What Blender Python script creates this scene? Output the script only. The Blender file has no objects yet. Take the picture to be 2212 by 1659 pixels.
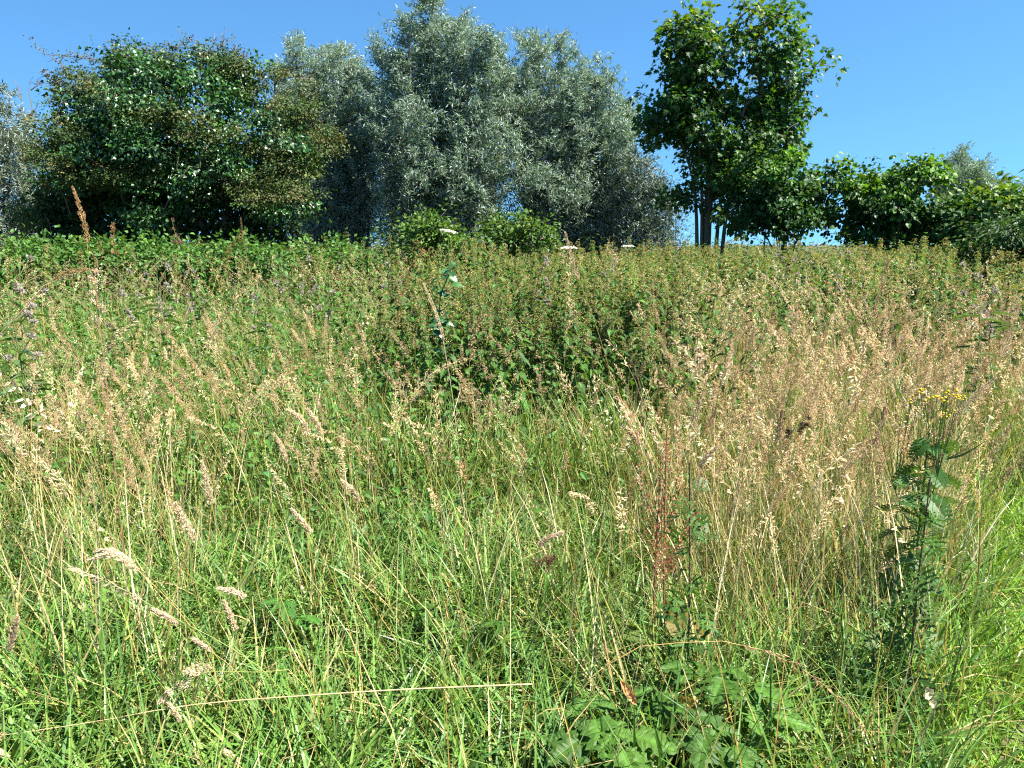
import bpy, math
import numpy as np

# ----------------------------------------------------------------- camera, world, sun, exposure
SC = bpy.context.scene
CAM_Z = 1.62
PITCH = math.radians(10.57)
cam_data = bpy.data.cameras.new("camera")
cam_data.lens = 27.0
cam_data.sensor_width = 36.0
cam_data.clip_start = 0.05
cam_data.clip_end = 3000.0
cam = bpy.data.objects.new("camera", cam_data)
SC.collection.objects.link(cam)
cam.location = (0, 0, CAM_Z)
cam.rotation_euler = (math.pi / 2 - PITCH, 0, 0)
SC.camera = cam

SUN_EL = math.radians(55)
SUN_AZ = math.radians(108)         # clockwise from the view direction (+Y) towards +X
world = bpy.data.worlds.new("World")
SC.world = world
world.use_nodes = True
wn = world.node_tree
sky = wn.nodes.new("ShaderNodeTexSky")
sky.sky_type = 'NISHITA'
sky.sun_disc = False
sky.sun_elevation = SUN_EL
sky.sun_rotation = SUN_AZ
sky.altitude = 0
sky.air_density = 1.0
sky.dust_density = 0.0
sky.ozone_density = 4.0
bg = wn.nodes["Background"]
bg.inputs["Strength"].default_value = 0.055
wtc = wn.nodes.new("ShaderNodeTexCoord")
wad = wn.nodes.new("ShaderNodeVectorMath")          # clear dry air: the pale band at the horizon lies lower
wad.operation = 'ADD'
wad.inputs[1].default_value = (0, 0, 0.15)
wno = wn.nodes.new("ShaderNodeVectorMath")
wno.operation = 'NORMALIZE'
wmu = wn.nodes.new("ShaderNodeVectorMath")          # white balance of the photograph
wmu.operation = 'MULTIPLY'
wmu.inputs[1].default_value = (0.60, 0.98, 1.12)
wn.links.new(wtc.outputs["Generated"], wad.inputs[0])
wn.links.new(wad.outputs[0], wno.inputs[0])
wn.links.new(wno.outputs[0], sky.inputs[0])
wn.links.new(sky.outputs[0], wmu.inputs[0])
wn.links.new(wmu.outputs[0], bg.inputs[0])

sun_data = bpy.data.lights.new("sun", 'SUN')
sun_data.energy = 5.0
sun_data.angle = math.radians(0.5)
sun_data.color = (1.0, 0.95, 0.86)
sun = bpy.data.objects.new("sun", sun_data)
SC.collection.objects.link(sun)
sun.rotation_euler = (math.pi / 2 - SUN_EL, 0, -SUN_AZ + math.pi)
sun.location = (20, 10, 30)

vs = SC.view_settings
vs.view_transform = 'Standard'
vs.look = 'None'
vs.gamma = 1.0
vs.use_curve_mapping = False
vs.exposure = 1.95

cy = SC.cycles
cy.use_denoising = False
cy.max_bounces = 6
cy.diffuse_bounces = 3
cy.glossy_bounces = 2
cy.transmission_bounces = 4
cy.transparent_max_bounces = 4
cy.caustics_reflective = False
cy.caustics_refractive = False
cy.sample_clamp_indirect = 6.0
cy.pixel_filter_type = 'BLACKMAN_HARRIS'
cy.filter_width = 1.2

rng = np.random.default_rng(11)
U = rng.uniform
F = 1659.0                      # focal length in pixels of the 2212 px wide view used for layout
SP, CP = math.sin(PITCH), math.cos(PITCH)


def at(px, py, d):
    """world point on the plane y = d that the photograph shows at layout pixel px, py"""
    u = (px - 1106) / F
    v = (829.5 - py) / F
    ry = CP + v * SP
    rz = -SP + v * CP
    k = d / ry
    return np.array([u * k, d, CAM_Z + rz * k])


def smooth(a, b, x):
    t = np.clip((np.asarray(x, float) - a) / (b - a), 0, 1)
    return t * t * (3 - 2 * t)


def bump(x, y, s=1.0, ph=0.0):
    """smooth value noise in about -1..1"""
    x = np.asarray(x, float) * s
    y = np.asarray(y, float) * s
    return (np.sin(1.7 * x + 0.9 * y + 1.3 + ph) + np.sin(-0.8 * x + 2.1 * y + 4.1 + 2 * ph)
            + np.sin(2.9 * x - 1.3 * y + 0.7 + 3 * ph) * 0.7 + np.sin(0.6 * x + 3.3 * y + ph) * 0.6) / 3.3


def tz(x, y):
    x = np.asarray(x, float)
    y = np.asarray(y, float)
    return (0.34 * smooth(3, 13, y) - 7.0 * smooth(27, 90, y) + 0.05 * bump(x, y, 0.7) * smooth(0, 4, np.abs(y) + np.abs(x))
            - 0.10 * smooth(0.1, 0.9, (x - 0.60 * y) / 1.2) * smooth(14, 6, y))


# ----------------------------------------------------------------- mesh helpers
class Buf:
    def __init__(self):
        self.v, self.t, self.c, self.n = [], [], [], 0

    def add(self, v, t, c):
        v = np.asarray(v, np.float32).reshape(-1, 3)
        t = np.asarray(t, np.int32).reshape(-1, 3)
        c = np.asarray(c, np.float32)
        if c.ndim == 1:
            c = np.broadcast_to(c, (len(v), 3))
        self.v.append(v)
        self.t.append(t + self.n)
        self.c.append(c.reshape(-1, 3))
        self.n += len(v)
        return self

    def mesh(self, name, mat, smooth_shade=False):
        v = np.concatenate(self.v)
        t = np.concatenate(self.t)
        c = np.concatenate(self.c)
        me = bpy.data.meshes.new(name)
        me.vertices.add(len(v))
        me.vertices.foreach_set("co", v.ravel())
        me.loops.add(len(t) * 3)
        me.loops.foreach_set("vertex_index", t.ravel())
        me.polygons.add(len(t))
        me.polygons.foreach_set("loop_start", np.arange(0, len(t) * 3, 3, dtype=np.int32))
        a = me.attributes.new("tint", 'FLOAT_COLOR', 'POINT')
        a.data.foreach_set("color", np.concatenate([np.clip(c, 0, 1), np.ones((len(c), 1), np.float32)], 1).astype(np.float32).ravel())
        me.update(calc_edges=True)
        me.polygons.foreach_set("use_smooth", np.full(len(t), smooth_shade))
        me.materials.append(mat)
        return me

    def build(self, name, mat, parent=None, smooth_shade=False):
        return obj(name, self.mesh(name, mat, smooth_shade), parent)


def obj(name, mesh, parent=None):
    o = bpy.data.objects.new(name, mesh)
    SC.collection.objects.link(o)
    if parent is not None:
        o.parent = parent
    return o


def empty(name, loc=(0, 0, 0)):
    o = bpy.data.objects.new(name, None)
    o.empty_display_size = 0.1
    SC.collection.objects.link(o)
    o.location = [float(a) for a in loc]
    return o


def tag(o, label=None, cat=None, group=None, kind=None):
    if label: o["label"] = label
    if cat: o["category"] = cat
    if group: o["group"] = group
    if kind: o["kind"] = kind
    return o


def copy_thing(o, loc, rz=0.0, s=1.0):
    c = o.copy()
    SC.collection.objects.link(c)
    c.location = [float(a) for a in loc]
    c.rotation_euler = (0, 0, rz)
    c.scale = (s, s, s)
    for ch in o.children:
        k = ch.copy()
        SC.collection.objects.link(k)
        k.parent = c
        for g in ch.children:
            q = g.copy()
            SC.collection.objects.link(q)
            q.parent = k
    return c


def nrm(a):
    a = np.asarray(a, float)
    return a / np.maximum(np.linalg.norm(a, axis=-1, keepdims=True), 1e-9)


def rsph(n, r=None):
    return nrm((r or rng).normal(size=(n, 3)))


def frame(y, zhint):
    """rotation matrices with the local y axis along y and z as near zhint as possible; columns x, y, z"""
    y = nrm(y)
    x = nrm(np.cross(y, zhint))
    z = np.cross(x, y)
    return np.stack([x, y, z], -1)


def scatter(buf, tpl, pos, R, s, col, tplcol=None):
    """copies of template tpl = (verts, tris), one per row of pos; s scalar, (N,) or (N,3); col (N,3); tplcol multiplies per template vertex"""
    tv, tt = tpl
    n = len(pos)
    if n == 0:
        return
    s = np.asarray(s, float)
    if s.ndim == 0:
        s = np.full((n, 1), float(s))
    elif s.ndim == 1:
        s = s[:, None]
    lv = tv[None, :, :] * s[:, None, :]
    v = np.einsum('nij,nkj->nki', R, lv) + np.asarray(pos)[:, None, :]
    k = len(tv)
    t = tt[None] + (np.arange(n) * k)[:, None, None]
    col = np.asarray(col, float)
    if col.ndim == 1:
        col = np.broadcast_to(col, (n, 3))
    c = np.repeat(col[:, None, :], k, 1)
    if tplcol is not None:
        c = c * np.asarray(tplcol)[None]
    buf.add(v.reshape(-1, 3), t.reshape(-1, 3), c.reshape(-1, 3))


def jit(col, n, amt=0.2, hue=0.08, r=None):
    r = r or rng
    c = np.asarray(col, float)
    return np.broadcast_to(c, (n, 3)) * (1 + r.uniform(-amt, amt, (n, 1))) * (1 + r.uniform(-hue, hue, (n, 3)))


def mixcol(cols, w, n, amt=0.2, hue=0.08):
    cols = np.asarray(cols, float)
    i = rng.choice(len(cols), n, p=np.asarray(w) / np.sum(w))
    return cols[i] * (1 + U(-amt, amt, (n, 1))) * (1 + U(-hue, hue, (n, 3)))


def strips(buf, base, L, az, th0, th1, W, col, nseg=4, tw=None, tipcol=None, power=1.3, taper=0.55, keel=0.0):
    """curved blades: angle from the vertical runs th0 -> th1 along the blade"""
    n = len(base)
    if n == 0:
        return
    L, az, th0, th1, W = [np.broadcast_to(np.asarray(a, float), (n,)) for a in (L, az, th0, th1, W)]
    tm = (np.arange(nseg) + 0.5) / nseg
    th = th0[:, None] + (th1 - th0)[:, None] * tm[None] ** power
    st = (L / nseg)[:, None]
    h = np.concatenate([np.zeros((n, 1)), np.cumsum(np.sin(th) * st, 1)], 1)
    z = np.concatenate([np.zeros((n, 1)), np.cumsum(np.cos(th) * st, 1)], 1)
    ca, sa = np.cos(az)[:, None], np.sin(az)[:, None]
    P = np.stack([base[:, 0:1] + h * ca, base[:, 1:2] + h * sa, base[:, 2:3] + z], -1)
    tw = U(-0.9, 0.9, n) if tw is None else np.broadcast_to(tw, (n,))
    t = np.linspace(0, 1, nseg + 1)
    w = np.where(t < taper, 0.75 + 0.25 * t / taper, np.maximum((1 - t) / (1 - taper), 0.04))
    a2 = az + tw
    side = np.stack([-np.sin(a2), np.cos(a2), np.zeros(n)], -1)[:, None, :] * (w[None, :, None] * W[:, None, None] * 0.5)
    tc = (t ** 1.5)[None, :, None]
    col = np.asarray(col, float)
    c = np.repeat(col[:, None, :], nseg + 1, 1)
    if tipcol is not None:
        c = c * (1 - tc) + np.asarray(tipcol)[:, None, :] * tc
    if keel <= 0:
        V = np.stack([P - side, P + side], 2)
        k = 2 * (nseg + 1)
        a = np.arange(nseg) * 2
        f = np.concatenate([np.stack([a, a + 1, a + 3], -1), np.stack([a, a + 3, a + 2], -1)])
        cc = np.repeat(c, 2, 1)
    else:
        M = P.copy()
        M[..., 2] -= keel * np.linalg.norm(side, axis=-1)
        V = np.stack([P - side, M, P + side], 2)
        k = 3 * (nseg + 1)
        a = np.arange(nseg) * 3
        f = np.concatenate([np.stack([a, a + 1, a + 4], -1), np.stack([a, a + 4, a + 3], -1),
                            np.stack([a + 1, a + 2, a + 5], -1), np.stack([a + 1, a + 5, a + 4], -1)])
        cc = np.repeat(c, 3, 1)
    T = f[None] + (np.arange(n) * k)[:, None, None]
    buf.add(V.reshape(-1, 3), T.reshape(-1, 3), cc.reshape(-1, 3))


def segs(buf, A, B, ra, rb, col, k=4):
    """tapered tubes from A to B"""
    A, B = np.asarray(A, float).reshape(-1, 3), np.asarray(B, float).reshape(-1, 3)
    n = len(A)
    if n == 0:
        return
    ra = np.broadcast_to(np.asarray(ra, float), (n,))
    rb = np.broadcast_to(np.asarray(rb, float), (n,))
    R = frame(B - A + 1e-7, np.broadcast_to([0.31, 0.87, 0.2], (n, 3)))
    ang = np.arange(k) * 2 * math.pi / k
    off = np.cos(ang)[None, :, None] * R[:, None, :, 0] + np.sin(ang)[None, :, None] * R[:, None, :, 2]
    V = np.concatenate([A[:, None] + off * ra[:, None, None], B[:, None] + off * rb[:, None, None]], 1)
    i = np.arange(k)
    j = (i + 1) % k
    f = np.concatenate([np.stack([i, j, j + k], -1), np.stack([i, j + k, i + k], -1)])
    T = f[None] + (np.arange(n) * 2 * k)[:, None, None]
    col = np.asarray(col, float)
    c = np.repeat((np.broadcast_to(col, (n, 3)))[:, None, :], 2 * k, 1)
    buf.add(V.reshape(-1, 3), T.reshape(-1, 3), c.reshape(-1, 3))


def tube(buf, P, r, col, k=4):
    """one continuous tapered tube along the points P, radii r"""
    P = np.asarray(P, float)
    n = len(P)
    r = np.broadcast_to(np.asarray(r, float), (n,))
    T = nrm(np.gradient(P, axis=0))
    x = np.cross(T, [0.31, 0.87, 0.2])
    x = nrm(x)
    z = np.cross(x, T)
    ang = np.arange(k) * 2 * math.pi / k
    V = P[:, None] + (np.cos(ang)[None, :, None] * x[:, None] + np.sin(ang)[None, :, None] * z[:, None]) * r[:, None, None]
    i = np.arange(k)
    j = (i + 1) % k
    f = []
    for s in range(n - 1):
        a = s * k
        f.append(np.stack([a + i, a + j, a + j + k], -1))
        f.append(np.stack([a + i, a + j + k, a + i + k], -1))
    col = np.asarray(col, float)
    c = np.broadcast_to(col, (n, 3)) if col.ndim == 1 else col
    buf.add(V.reshape(-1, 3), np.concatenate(f), np.repeat(c[:, None], k, 1).reshape(-1, 3))


def spline(pts, n):
    """smooth path (Catmull-Rom, chord lengths) through the points, n samples"""
    pts = np.asarray(pts, float)
    p = np.concatenate([[2 * pts[0] - pts[1]], pts, [2 * pts[-1] - pts[-2]]])
    d = np.concatenate([[0], np.cumsum(np.linalg.norm(np.diff(pts, axis=0), axis=1))])
    out = []
    for s in np.linspace(0, d[-1], n):
        i = min(max(np.searchsorted(d, s, 'right') - 1, 0), len(pts) - 2)
        t = (s - d[i]) / max(d[i + 1] - d[i], 1e-9)
        a, b, c, e = p[i], p[i + 1], p[i + 2], p[i + 3]
        out.append(0.5 * (2 * b + (c - a) * t + (2 * a - 5 * b + 4 * c - e) * t * t + (3 * b - a - 3 * c + e) * t ** 3))
    return np.array(out)


# ----------------------------------------------------------------- leaf templates (y along the leaf, z its upper side)
def fan_leaf(pts, centre=(0, 0.4), fold=0.25, droop=0.15):
    p = np.array([centre] + list(pts), float)
    v = np.stack([p[:, 0], p[:, 1], fold * np.abs(p[:, 0]) - droop * p[:, 1] ** 2], -1)
    n = len(pts)
    i = np.arange(n)
    return v, np.stack([np.zeros(n, int), 1 + (i + 1) % n, 1 + i], -1)


DIAMOND = (np.array([[0, 0, 0], [-.5, .45, .12], [.5, .45, .12], [0, 1, -.08]]), np.array([[0, 2, 3], [0, 3, 1]]))
OVATE = fan_leaf([(0, 0), (.3, .16), (.36, .42), (.2, .74), (0, 1), (-.2, .74), (-.36, .42), (-.3, .16)], (0, .42), .3, .2)
ROUND = fan_leaf([(0, 0), (.36, .08), (.52, .4), (.34, .78), (0, 1.05), (-.34, .78), (-.52, .4), (-.36, .08)], (0, .42), .28, .25)
_m = [(0, 0), (.3, -.08), (.24, .1), (.62, .2), (.34, .42), (.5, .72), (.2, .66), (0, 1.05)]
MAPLE = fan_leaf(_m + [(-a, b) for a, b in _m[::-1] if a > 0], (0, .3), .22, .3)
_i = [(0, 0), (.3, -.06), (.5, .22), (.28, .42), (0, 1)]
IVY = fan_leaf(_i + [(-a, b) for a, b in _i[::-1] if a > 0], (0, .35), .2, .2)
SPINDLE = (np.array([[0, 0, 0], [.5, .4, 0], [-.25, .4, .43], [-.25, .4, -.43], [0, 1, 0]]),
           np.array([[0, 1, 2], [0, 2, 3], [0, 3, 1], [4, 2, 1], [4, 3, 2], [4, 1, 3]]))


def serrate_leaf(nt=6, w=.28):
    """nettle-like leaf with toothed edge"""
    r = []
    for i in range(nt):
        t = (i + .35) / nt
        ww = w * (math.sin(math.pi * min(1, (t * .93 + .13)) ** .8) * .95 + .05)
        r += [(ww * 1.12, t), (ww * .82, t + .5 / nt)]
    pts = [(0, 0)] + r + [(0, 1.03)] + [(-a, b) for a, b in r[::-1]]
    return fan_leaf(pts, (0, .4), .35, .28)


SERRATE = serrate_leaf()

# ----------------------------------------------------------------- materials


def leaf_mat(name, trans=0.35, rough=0.5, spec=0.35, tcol=(1.35, 1.2, 0.45), back=None, wob=0.18, wscale=60.0):
    m = bpy.data.materials.new(name)
    m.use_nodes = True
    nt = m.node_tree
    for n in list(nt.nodes):
        nt.nodes.remove(n)
    N, Lk = nt.nodes.new, nt.links.new
    out = N("ShaderNodeOutputMaterial")
    at_ = N("ShaderNodeAttribute")
    at_.attribute_name = "tint"
    geo = N("ShaderNodeNewGeometry")
    tc = N("ShaderNodeTexCoord")
    noi = N("ShaderNodeTexNoise")
    noi.inputs["Scale"].default_value = wscale
    noi.inputs["Detail"].default_value = 2
    Lk(tc.outputs["Object"], noi.inputs["Vector"])
    mr = N("ShaderNodeMapRange")
    mr.inputs[3].default_value = 1 - wob * 1.6
    mr.inputs[4].default_value = 1 + wob * 1.6
    Lk(noi.outputs[0], mr.inputs[0])
    mul = N("ShaderNodeVectorMath")
    mul.operation = 'SCALE'
    Lk(at_.outputs["Color"], mul.inputs[0])
    Lk(mr.outputs[0], mul.inputs["Scale"])
    colour = mul.outputs[0]
    base = colour
    if back is not None:
        mx = N("ShaderNodeMix")
        mx.data_type = 'RGBA'
        mx.inputs[7].default_value = (*back, 1)
        Lk(geo.outputs["Backfacing"], mx.inputs[0])
        Lk(colour, mx.inputs[6])
        base = mx.outputs[2]
    pr = N("ShaderNodeBsdfPrincipled")
    pr.inputs["Roughness"].default_value = rough
    pr.inputs["Specular IOR Level"].default_value = spec
    Lk(base, pr.inputs["Base Color"])
    if trans > 0:
        tm = N("ShaderNodeVectorMath")
        tm.operation = 'MULTIPLY'
        tm.inputs[1].default_value = tcol
        Lk(colour, tm.inputs[0])
        tr = N("ShaderNodeBsdfTranslucent")
        Lk(tm.outputs[0], tr.inputs[0])
        ms = N("ShaderNodeMixShader")
        ms.inputs[0].default_value = trans
        Lk(pr.outputs[0], ms.inputs[1])
        Lk(tr.outputs[0], ms.inputs[2])
        Lk(ms.outputs[0], out.inputs[0])
    else:
        Lk(pr.outputs[0], out.inputs[0])
    return m


M_GRASS = leaf_mat("grass_blade", 0.28, 0.4, 0.3)
M_DRY = leaf_mat("dry_grass", 0.3, 0.6, 0.3, (1.1, 1.0, 0.8))
M_HEAD = leaf_mat("seed_head", 0.42, 0.6, 0.25, (1.1, 1.0, 0.85))
M_FORB = leaf_mat("forb_leaf", 0.36, 0.5, 0.25)
M_NETTLE = leaf_mat("nettle_leaf", 0.36, 0.55, 0.2)
M_WILLOW = leaf_mat("willow_leaf", 0.34, 0.5, 0.22, (1.3, 1.25, .6), back=(0.38, 0.46, 0.41))
M_MAPLE = leaf_mat("maple_leaf", 0.36, 0.45, 0.28, (1.6, 1.5, 0.3), wscale=8)
M_HAZEL = leaf_mat("hazel_leaf", 0.34, 0.48, 0.25, (1.5, 1.4, 0.35), wscale=8)
M_THORN = leaf_mat("hawthorn_leaf", 0.25, 0.55, 0.25, (1.3, 1.1, 0.5), wscale=6)
M_IVY = leaf_mat("ivy_leaf", 0.15, 0.34, 0.45, wscale=8)
M_BARK = leaf_mat("bark", 0, 0.85, 0.15, wob=0.35, wscale=18)
M_STEM = leaf_mat("herb_stem", 0.1, 0.55, 0.3)
M_FLOWER = leaf_mat("flower", 0.25, 0.6, 0.2, (1.05, 1.0, 0.9))
M_BIGLEAF = leaf_mat("broad_leaf", 0.36, 0.5, 0.2, wob=0.2, wscale=35)

gm = bpy.data.materials.new("soil_thatch")
gm.use_nodes = True
g = gm.node_tree
gb = g.nodes["Principled BSDF"]
gb.inputs["Roughness"].default_value = 0.95
gtc = g.nodes.new("ShaderNodeTexCoord")
gn = g.nodes.new("ShaderNodeTexNoise")
gn.inputs["Scale"].default_value = 7
gn.inputs["Detail"].default_value = 8
g.links.new(gtc.outputs["Object"], gn.inputs["Vector"])
gr = g.nodes.new("ShaderNodeValToRGB")
gr.color_ramp.elements[0].position = 0.35
gr.color_ramp.elements[0].color = (0.035, 0.04, 0.015, 1)
gr.color_ramp.elements[1].position = 0.7
gr.color_ramp.elements[1].color = (0.10, 0.10, 0.035, 1)
g.links.new(gn.outputs[0], gr.inputs[0])
g.links.new(gr.outputs[0], gb.inputs["Base Color"])

# ----------------------------------------------------------------- ground
s = np.linspace(-1, 1, 181)
gx = np.sinh(s * 5.2) / np.sinh(5.2) * 900
s2 = np.linspace(-0.72, 1, 221)
gy = np.sinh(s2 * 5.2) / np.sinh(5.2) * 1400
X, Y = np.meshgrid(gx, gy)
V = np.stack([X, Y, tz(X, Y)], -1).reshape(-1, 3)
nx, ny = len(gx), len(gy)
ii = (np.arange(ny - 1)[:, None] * nx + np.arange(nx - 1)[None]).ravel()
T = np.concatenate([np.stack([ii, ii + 1, ii + nx + 1], -1), np.stack([ii, ii + nx + 1, ii + nx], -1)])
b = Buf().add(V, T, (0.08, 0.08, 0.03))
ground = b.build("ground", gm, smooth_shade=True)
tag(ground, kind="structure")

# ----------------------------------------------------------------- trees
BARK = np.array([0.10, 0.085, 0.06])


def lobes_px(lst, d):
    """(px, py, rx, ry, depth radius in m, depth offset) -> ellipsoids in metres"""
    out = []
    for px, py, rx, ry, rd, do in lst:
        c = at(px, py, d + do)
        k = (d + do) / F
        out.append((c, np.array([rx * k, rd, ry * k])))
    return out


def in_lobes(lobes, n, shell=0.55, sub=0, rs=0.3):
    """points in the union of the ellipsoids, denser near the skin, and the outward direction; sub > 0 gathers them into that many clumps"""
    if sub:
        c, o = in_lobes(lobes, sub, shell)
        i = rng.integers(sub, size=n)
        sz = U(.6, 1.35, sub)
        off = rng.normal(0, 1, (n, 3)) * np.array([rs, rs, rs * .8]) * sz[i][:, None] * .62
        off[:, 2] = np.abs(off[:, 2]) * .9 - rs * .25 + .25 * off[:, 2]
        return c[i] + off, nrm(o[i] * .7 + nrm(off) * .8)
    vol = np.array([np.prod(e[1]) ** 0.75 for e in lobes])
    i = rng.choice(len(lobes), n, p=vol / vol.sum())
    c = np.array([e[0] for e in lobes])[i]
    R = np.array([e[1] for e in lobes])[i]
    d = rsph(n)
    q = d * (U(0, 1, n) ** (shell / 1.6))[:, None]
    return c + q * R, nrm(q * R + 1e-4)


def skeleton(base, pts, trunk, r_tip=0.006, pw=2.3):
    """joins crown points to a growing skeleton; returns segments A, B, ra, rb"""
    nodes = [np.array(p) for p in trunk]
    par = [-1] + list(range(len(trunk) - 1))
    order = np.argsort(np.linalg.norm(pts - trunk[len(trunk) // 2], axis=1))
    arr = np.array(nodes)
    bd = np.linalg.norm(arr - base, axis=1)
    for i in order:
        c = pts[i]
        dist = np.linalg.norm(arr - c, axis=1) + 2.0 * np.maximum(0, arr[:, 2] - c[2] + 0.1) + 0.06 * bd
        k = int(np.argmin(dist))
        mid = arr[k] * 0.5 + c * 0.5 + np.array([0, 0, 0.10]) * np.linalg.norm(c - arr[k]) + rng.normal(0, 0.03, 3)
        for q in (mid, c):
            nodes.append(q)
            par.append(k)
            k = len(nodes) - 1
        arr = np.vstack([arr, mid, c])
        bd = np.concatenate([bd, [np.linalg.norm(mid - base), np.linalg.norm(c - base)]])
    par = np.array(par)
    m = np.zeros(len(arr))
    leafy = np.ones(len(arr), bool)
    leafy[par[par >= 0]] = False
    m[leafy] = r_tip ** pw
    for i in range(len(arr) - 1, 0, -1):
        m[par[i]] += m[i]
    r = m ** (1 / pw)
    k = np.arange(1, len(arr))
    return arr[par[k]], arr[k], np.minimum(r[par[k]], r[k] * 1.6), r[k]


def leaf_cloud(buf, tpl, centres, outward, per, spread, size, cols, up=0.7, out=0.6, droop=0.5, wid=1.0, clump=True, rnd=0.8):
    n = len(centres) * per
    ci = np.repeat(np.arange(len(centres)), per)
    off = rng.normal(0, 1, (n, 3)) * np.asarray(spread)
    pos = centres[ci] + off
    o = outward[ci]
    zn = nrm(np.array([0, 0, up]) + o * out + rsph(n) * rnd)
    y = nrm(o * 0.7 + nrm(off) * 0.6 + np.array([0, 0, -droop]) + rsph(n) * 0.5)
    R = frame(y, zn)
    sz = size * U(0.65, 1.25, n)
    S = np.stack([sz * wid, sz, sz], -1)
    cc = cols[ci] if (len(cols) == len(centres)) else cols
    cc = cc * (1 + U(-.18, .18, (n, 1))) * (1 + U(-.05, .05, (n, 3)))
    scatter(buf, tpl, pos, R, S, cc)


def base_on_ground(px, d):
    p = at(px, 520, d)
    p[2] = tz(p[0], p[1]) - 0.05
    return p


# --- maple
def maple():
    d = 17.0
    b0 = base_on_ground(1527, d)
    root = empty("maple_tree", b0)
    tag(root, "tall maple with big lobed leaves and yellow-green shoot tips standing clear of the silvery willows", "tree")
    lob = lobes_px([(1505, 150, 88, 95, 1.0, 0), (1490, 75, 45, 45, .5, .2), (1650, 110, 70, 80, .9, -.2), (1618, 50, 32, 38, .4, 0), (1700, 185, 50, 85, .8, 0),
                    (1590, 240, 140, 95, 1.3, 0), (1470, 285, 75, 75, 1.0, 0.2), (1665, 285, 55, 40, .7, -.1), (1720, 140, 30, 35, .4, 0),
                    (1545, 360, 85, 50, 1.0, 0), (1455, 390, 30, 36, .5, 0), (1580, 330, 80, 60, 1.2, 0), (1435, 215, 45, 60, .6, 0),
                    (1490, 445, 38, 38, .5, .3), (1565, 450, 48, 42, .6, .3), (1665, 45, 28, 26, .3, 0), (1690, 330, 50, 30, .5, .2)], d)
    c, o = in_lobes(lob, 640, 0.75, 130, .32)
    tr = [at(1527, 560, d), at(1529, 470, d), at(1535, 400, d), at(1545, 330, d), at(1560, 260, d), at(1570, 200, d)]
    tr[0][2] = b0[2]
    tb = Buf()
    A, B, ra, rb = skeleton(b0, c, tr, 0.008)
    segs(tb, A, B, ra, rb, jit(BARK * 1.2, len(A), .15), 5)
    for bx, tx, ty in ((1545, 1600, 300), (1512, 1470, 300), (1556, 1640, 280), (1520, 1505, 250)):
        p0 = base_on_ground(bx, d + U(-.2, .2))
        P = spline([p0, at(bx + (tx - bx) * .25, 420, d), at(tx, ty, d)], 12)
        tube(tb, P, np.linspace(.055, .018, 12), BARK * 1.3, 6)
    tb.v = [v - b0.astype(np.float32) for v in tb.v]
    tb.build("trunk", M_BARK, root, True)
    lb = Buf()
    hi = smooth(300, 20, 829.5 - F * (c[:, 2] - CAM_Z) / d - 300) * .0
    cols = mixcol([(.035, .095, .018), (.045, .12, .02), (.028, .075, .018), (.08, .14, .02)], [4, 3, 3, .8], len(c), .15)
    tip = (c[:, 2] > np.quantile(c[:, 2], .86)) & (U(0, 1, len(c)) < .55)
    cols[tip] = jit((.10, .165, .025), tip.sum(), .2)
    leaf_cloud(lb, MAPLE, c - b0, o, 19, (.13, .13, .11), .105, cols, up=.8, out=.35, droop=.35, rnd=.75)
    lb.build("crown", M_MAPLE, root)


maple()


# --- hazels and other broad shrubs
def shrub(name, label, cat, d, base_px, lob, nclu, per, size, tpl, mat, cols, w, group=None, spread=.15, nstem=5, tipcol=None, droop=.5, wid=1.0, rnd=.8, foliage="crown", shell=.75, tipfrac=.3, up=.7):
    b0 = base_on_ground(base_px, d)
    root = empty(name, b0)
    tag(root, label, cat, group)
    L = lobes_px(lob, d)
    c, o = in_lobes(L, nclu, shell, max(8, nclu // 6), .26 if d > 13 else .18)
    gz = tz(c[:, 0], c[:, 1]) + .08
    c[:, 2] = np.maximum(c[:, 2], gz + U(0, .3, len(c)))
    ctr = np.mean([e[0] for e in L], 0)
    tr = [b0, b0 * .7 + ctr * .3, b0 * .35 + ctr * .65]
    tb = Buf()
    A, B, ra, rb = skeleton(b0, c, tr, .005)
    segs(tb, A - b0, B - b0, ra, rb, jit(BARK, len(A), .15), 4)
    for k in range(nstem):
        p0 = b0 + np.array([U(-.35, .35), U(-.3, .3), 0])
        e = c[rng.integers(len(c))]
        P = spline([p0, p0 * .5 + e * .5 + np.array([0, 0, .25]), e], 9)
        tube(tb, P - b0, np.linspace(.022, .006, 9), BARK * 1.1, 4)
    tb.build("trunk", M_BARK, root, True)
    lb = Buf()
    cc = mixcol(cols, w, len(c), .15)
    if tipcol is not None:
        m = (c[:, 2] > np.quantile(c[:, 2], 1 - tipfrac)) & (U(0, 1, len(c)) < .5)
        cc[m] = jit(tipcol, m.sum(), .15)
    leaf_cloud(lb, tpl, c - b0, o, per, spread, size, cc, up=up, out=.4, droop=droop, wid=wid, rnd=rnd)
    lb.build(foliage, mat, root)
    return root


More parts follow.
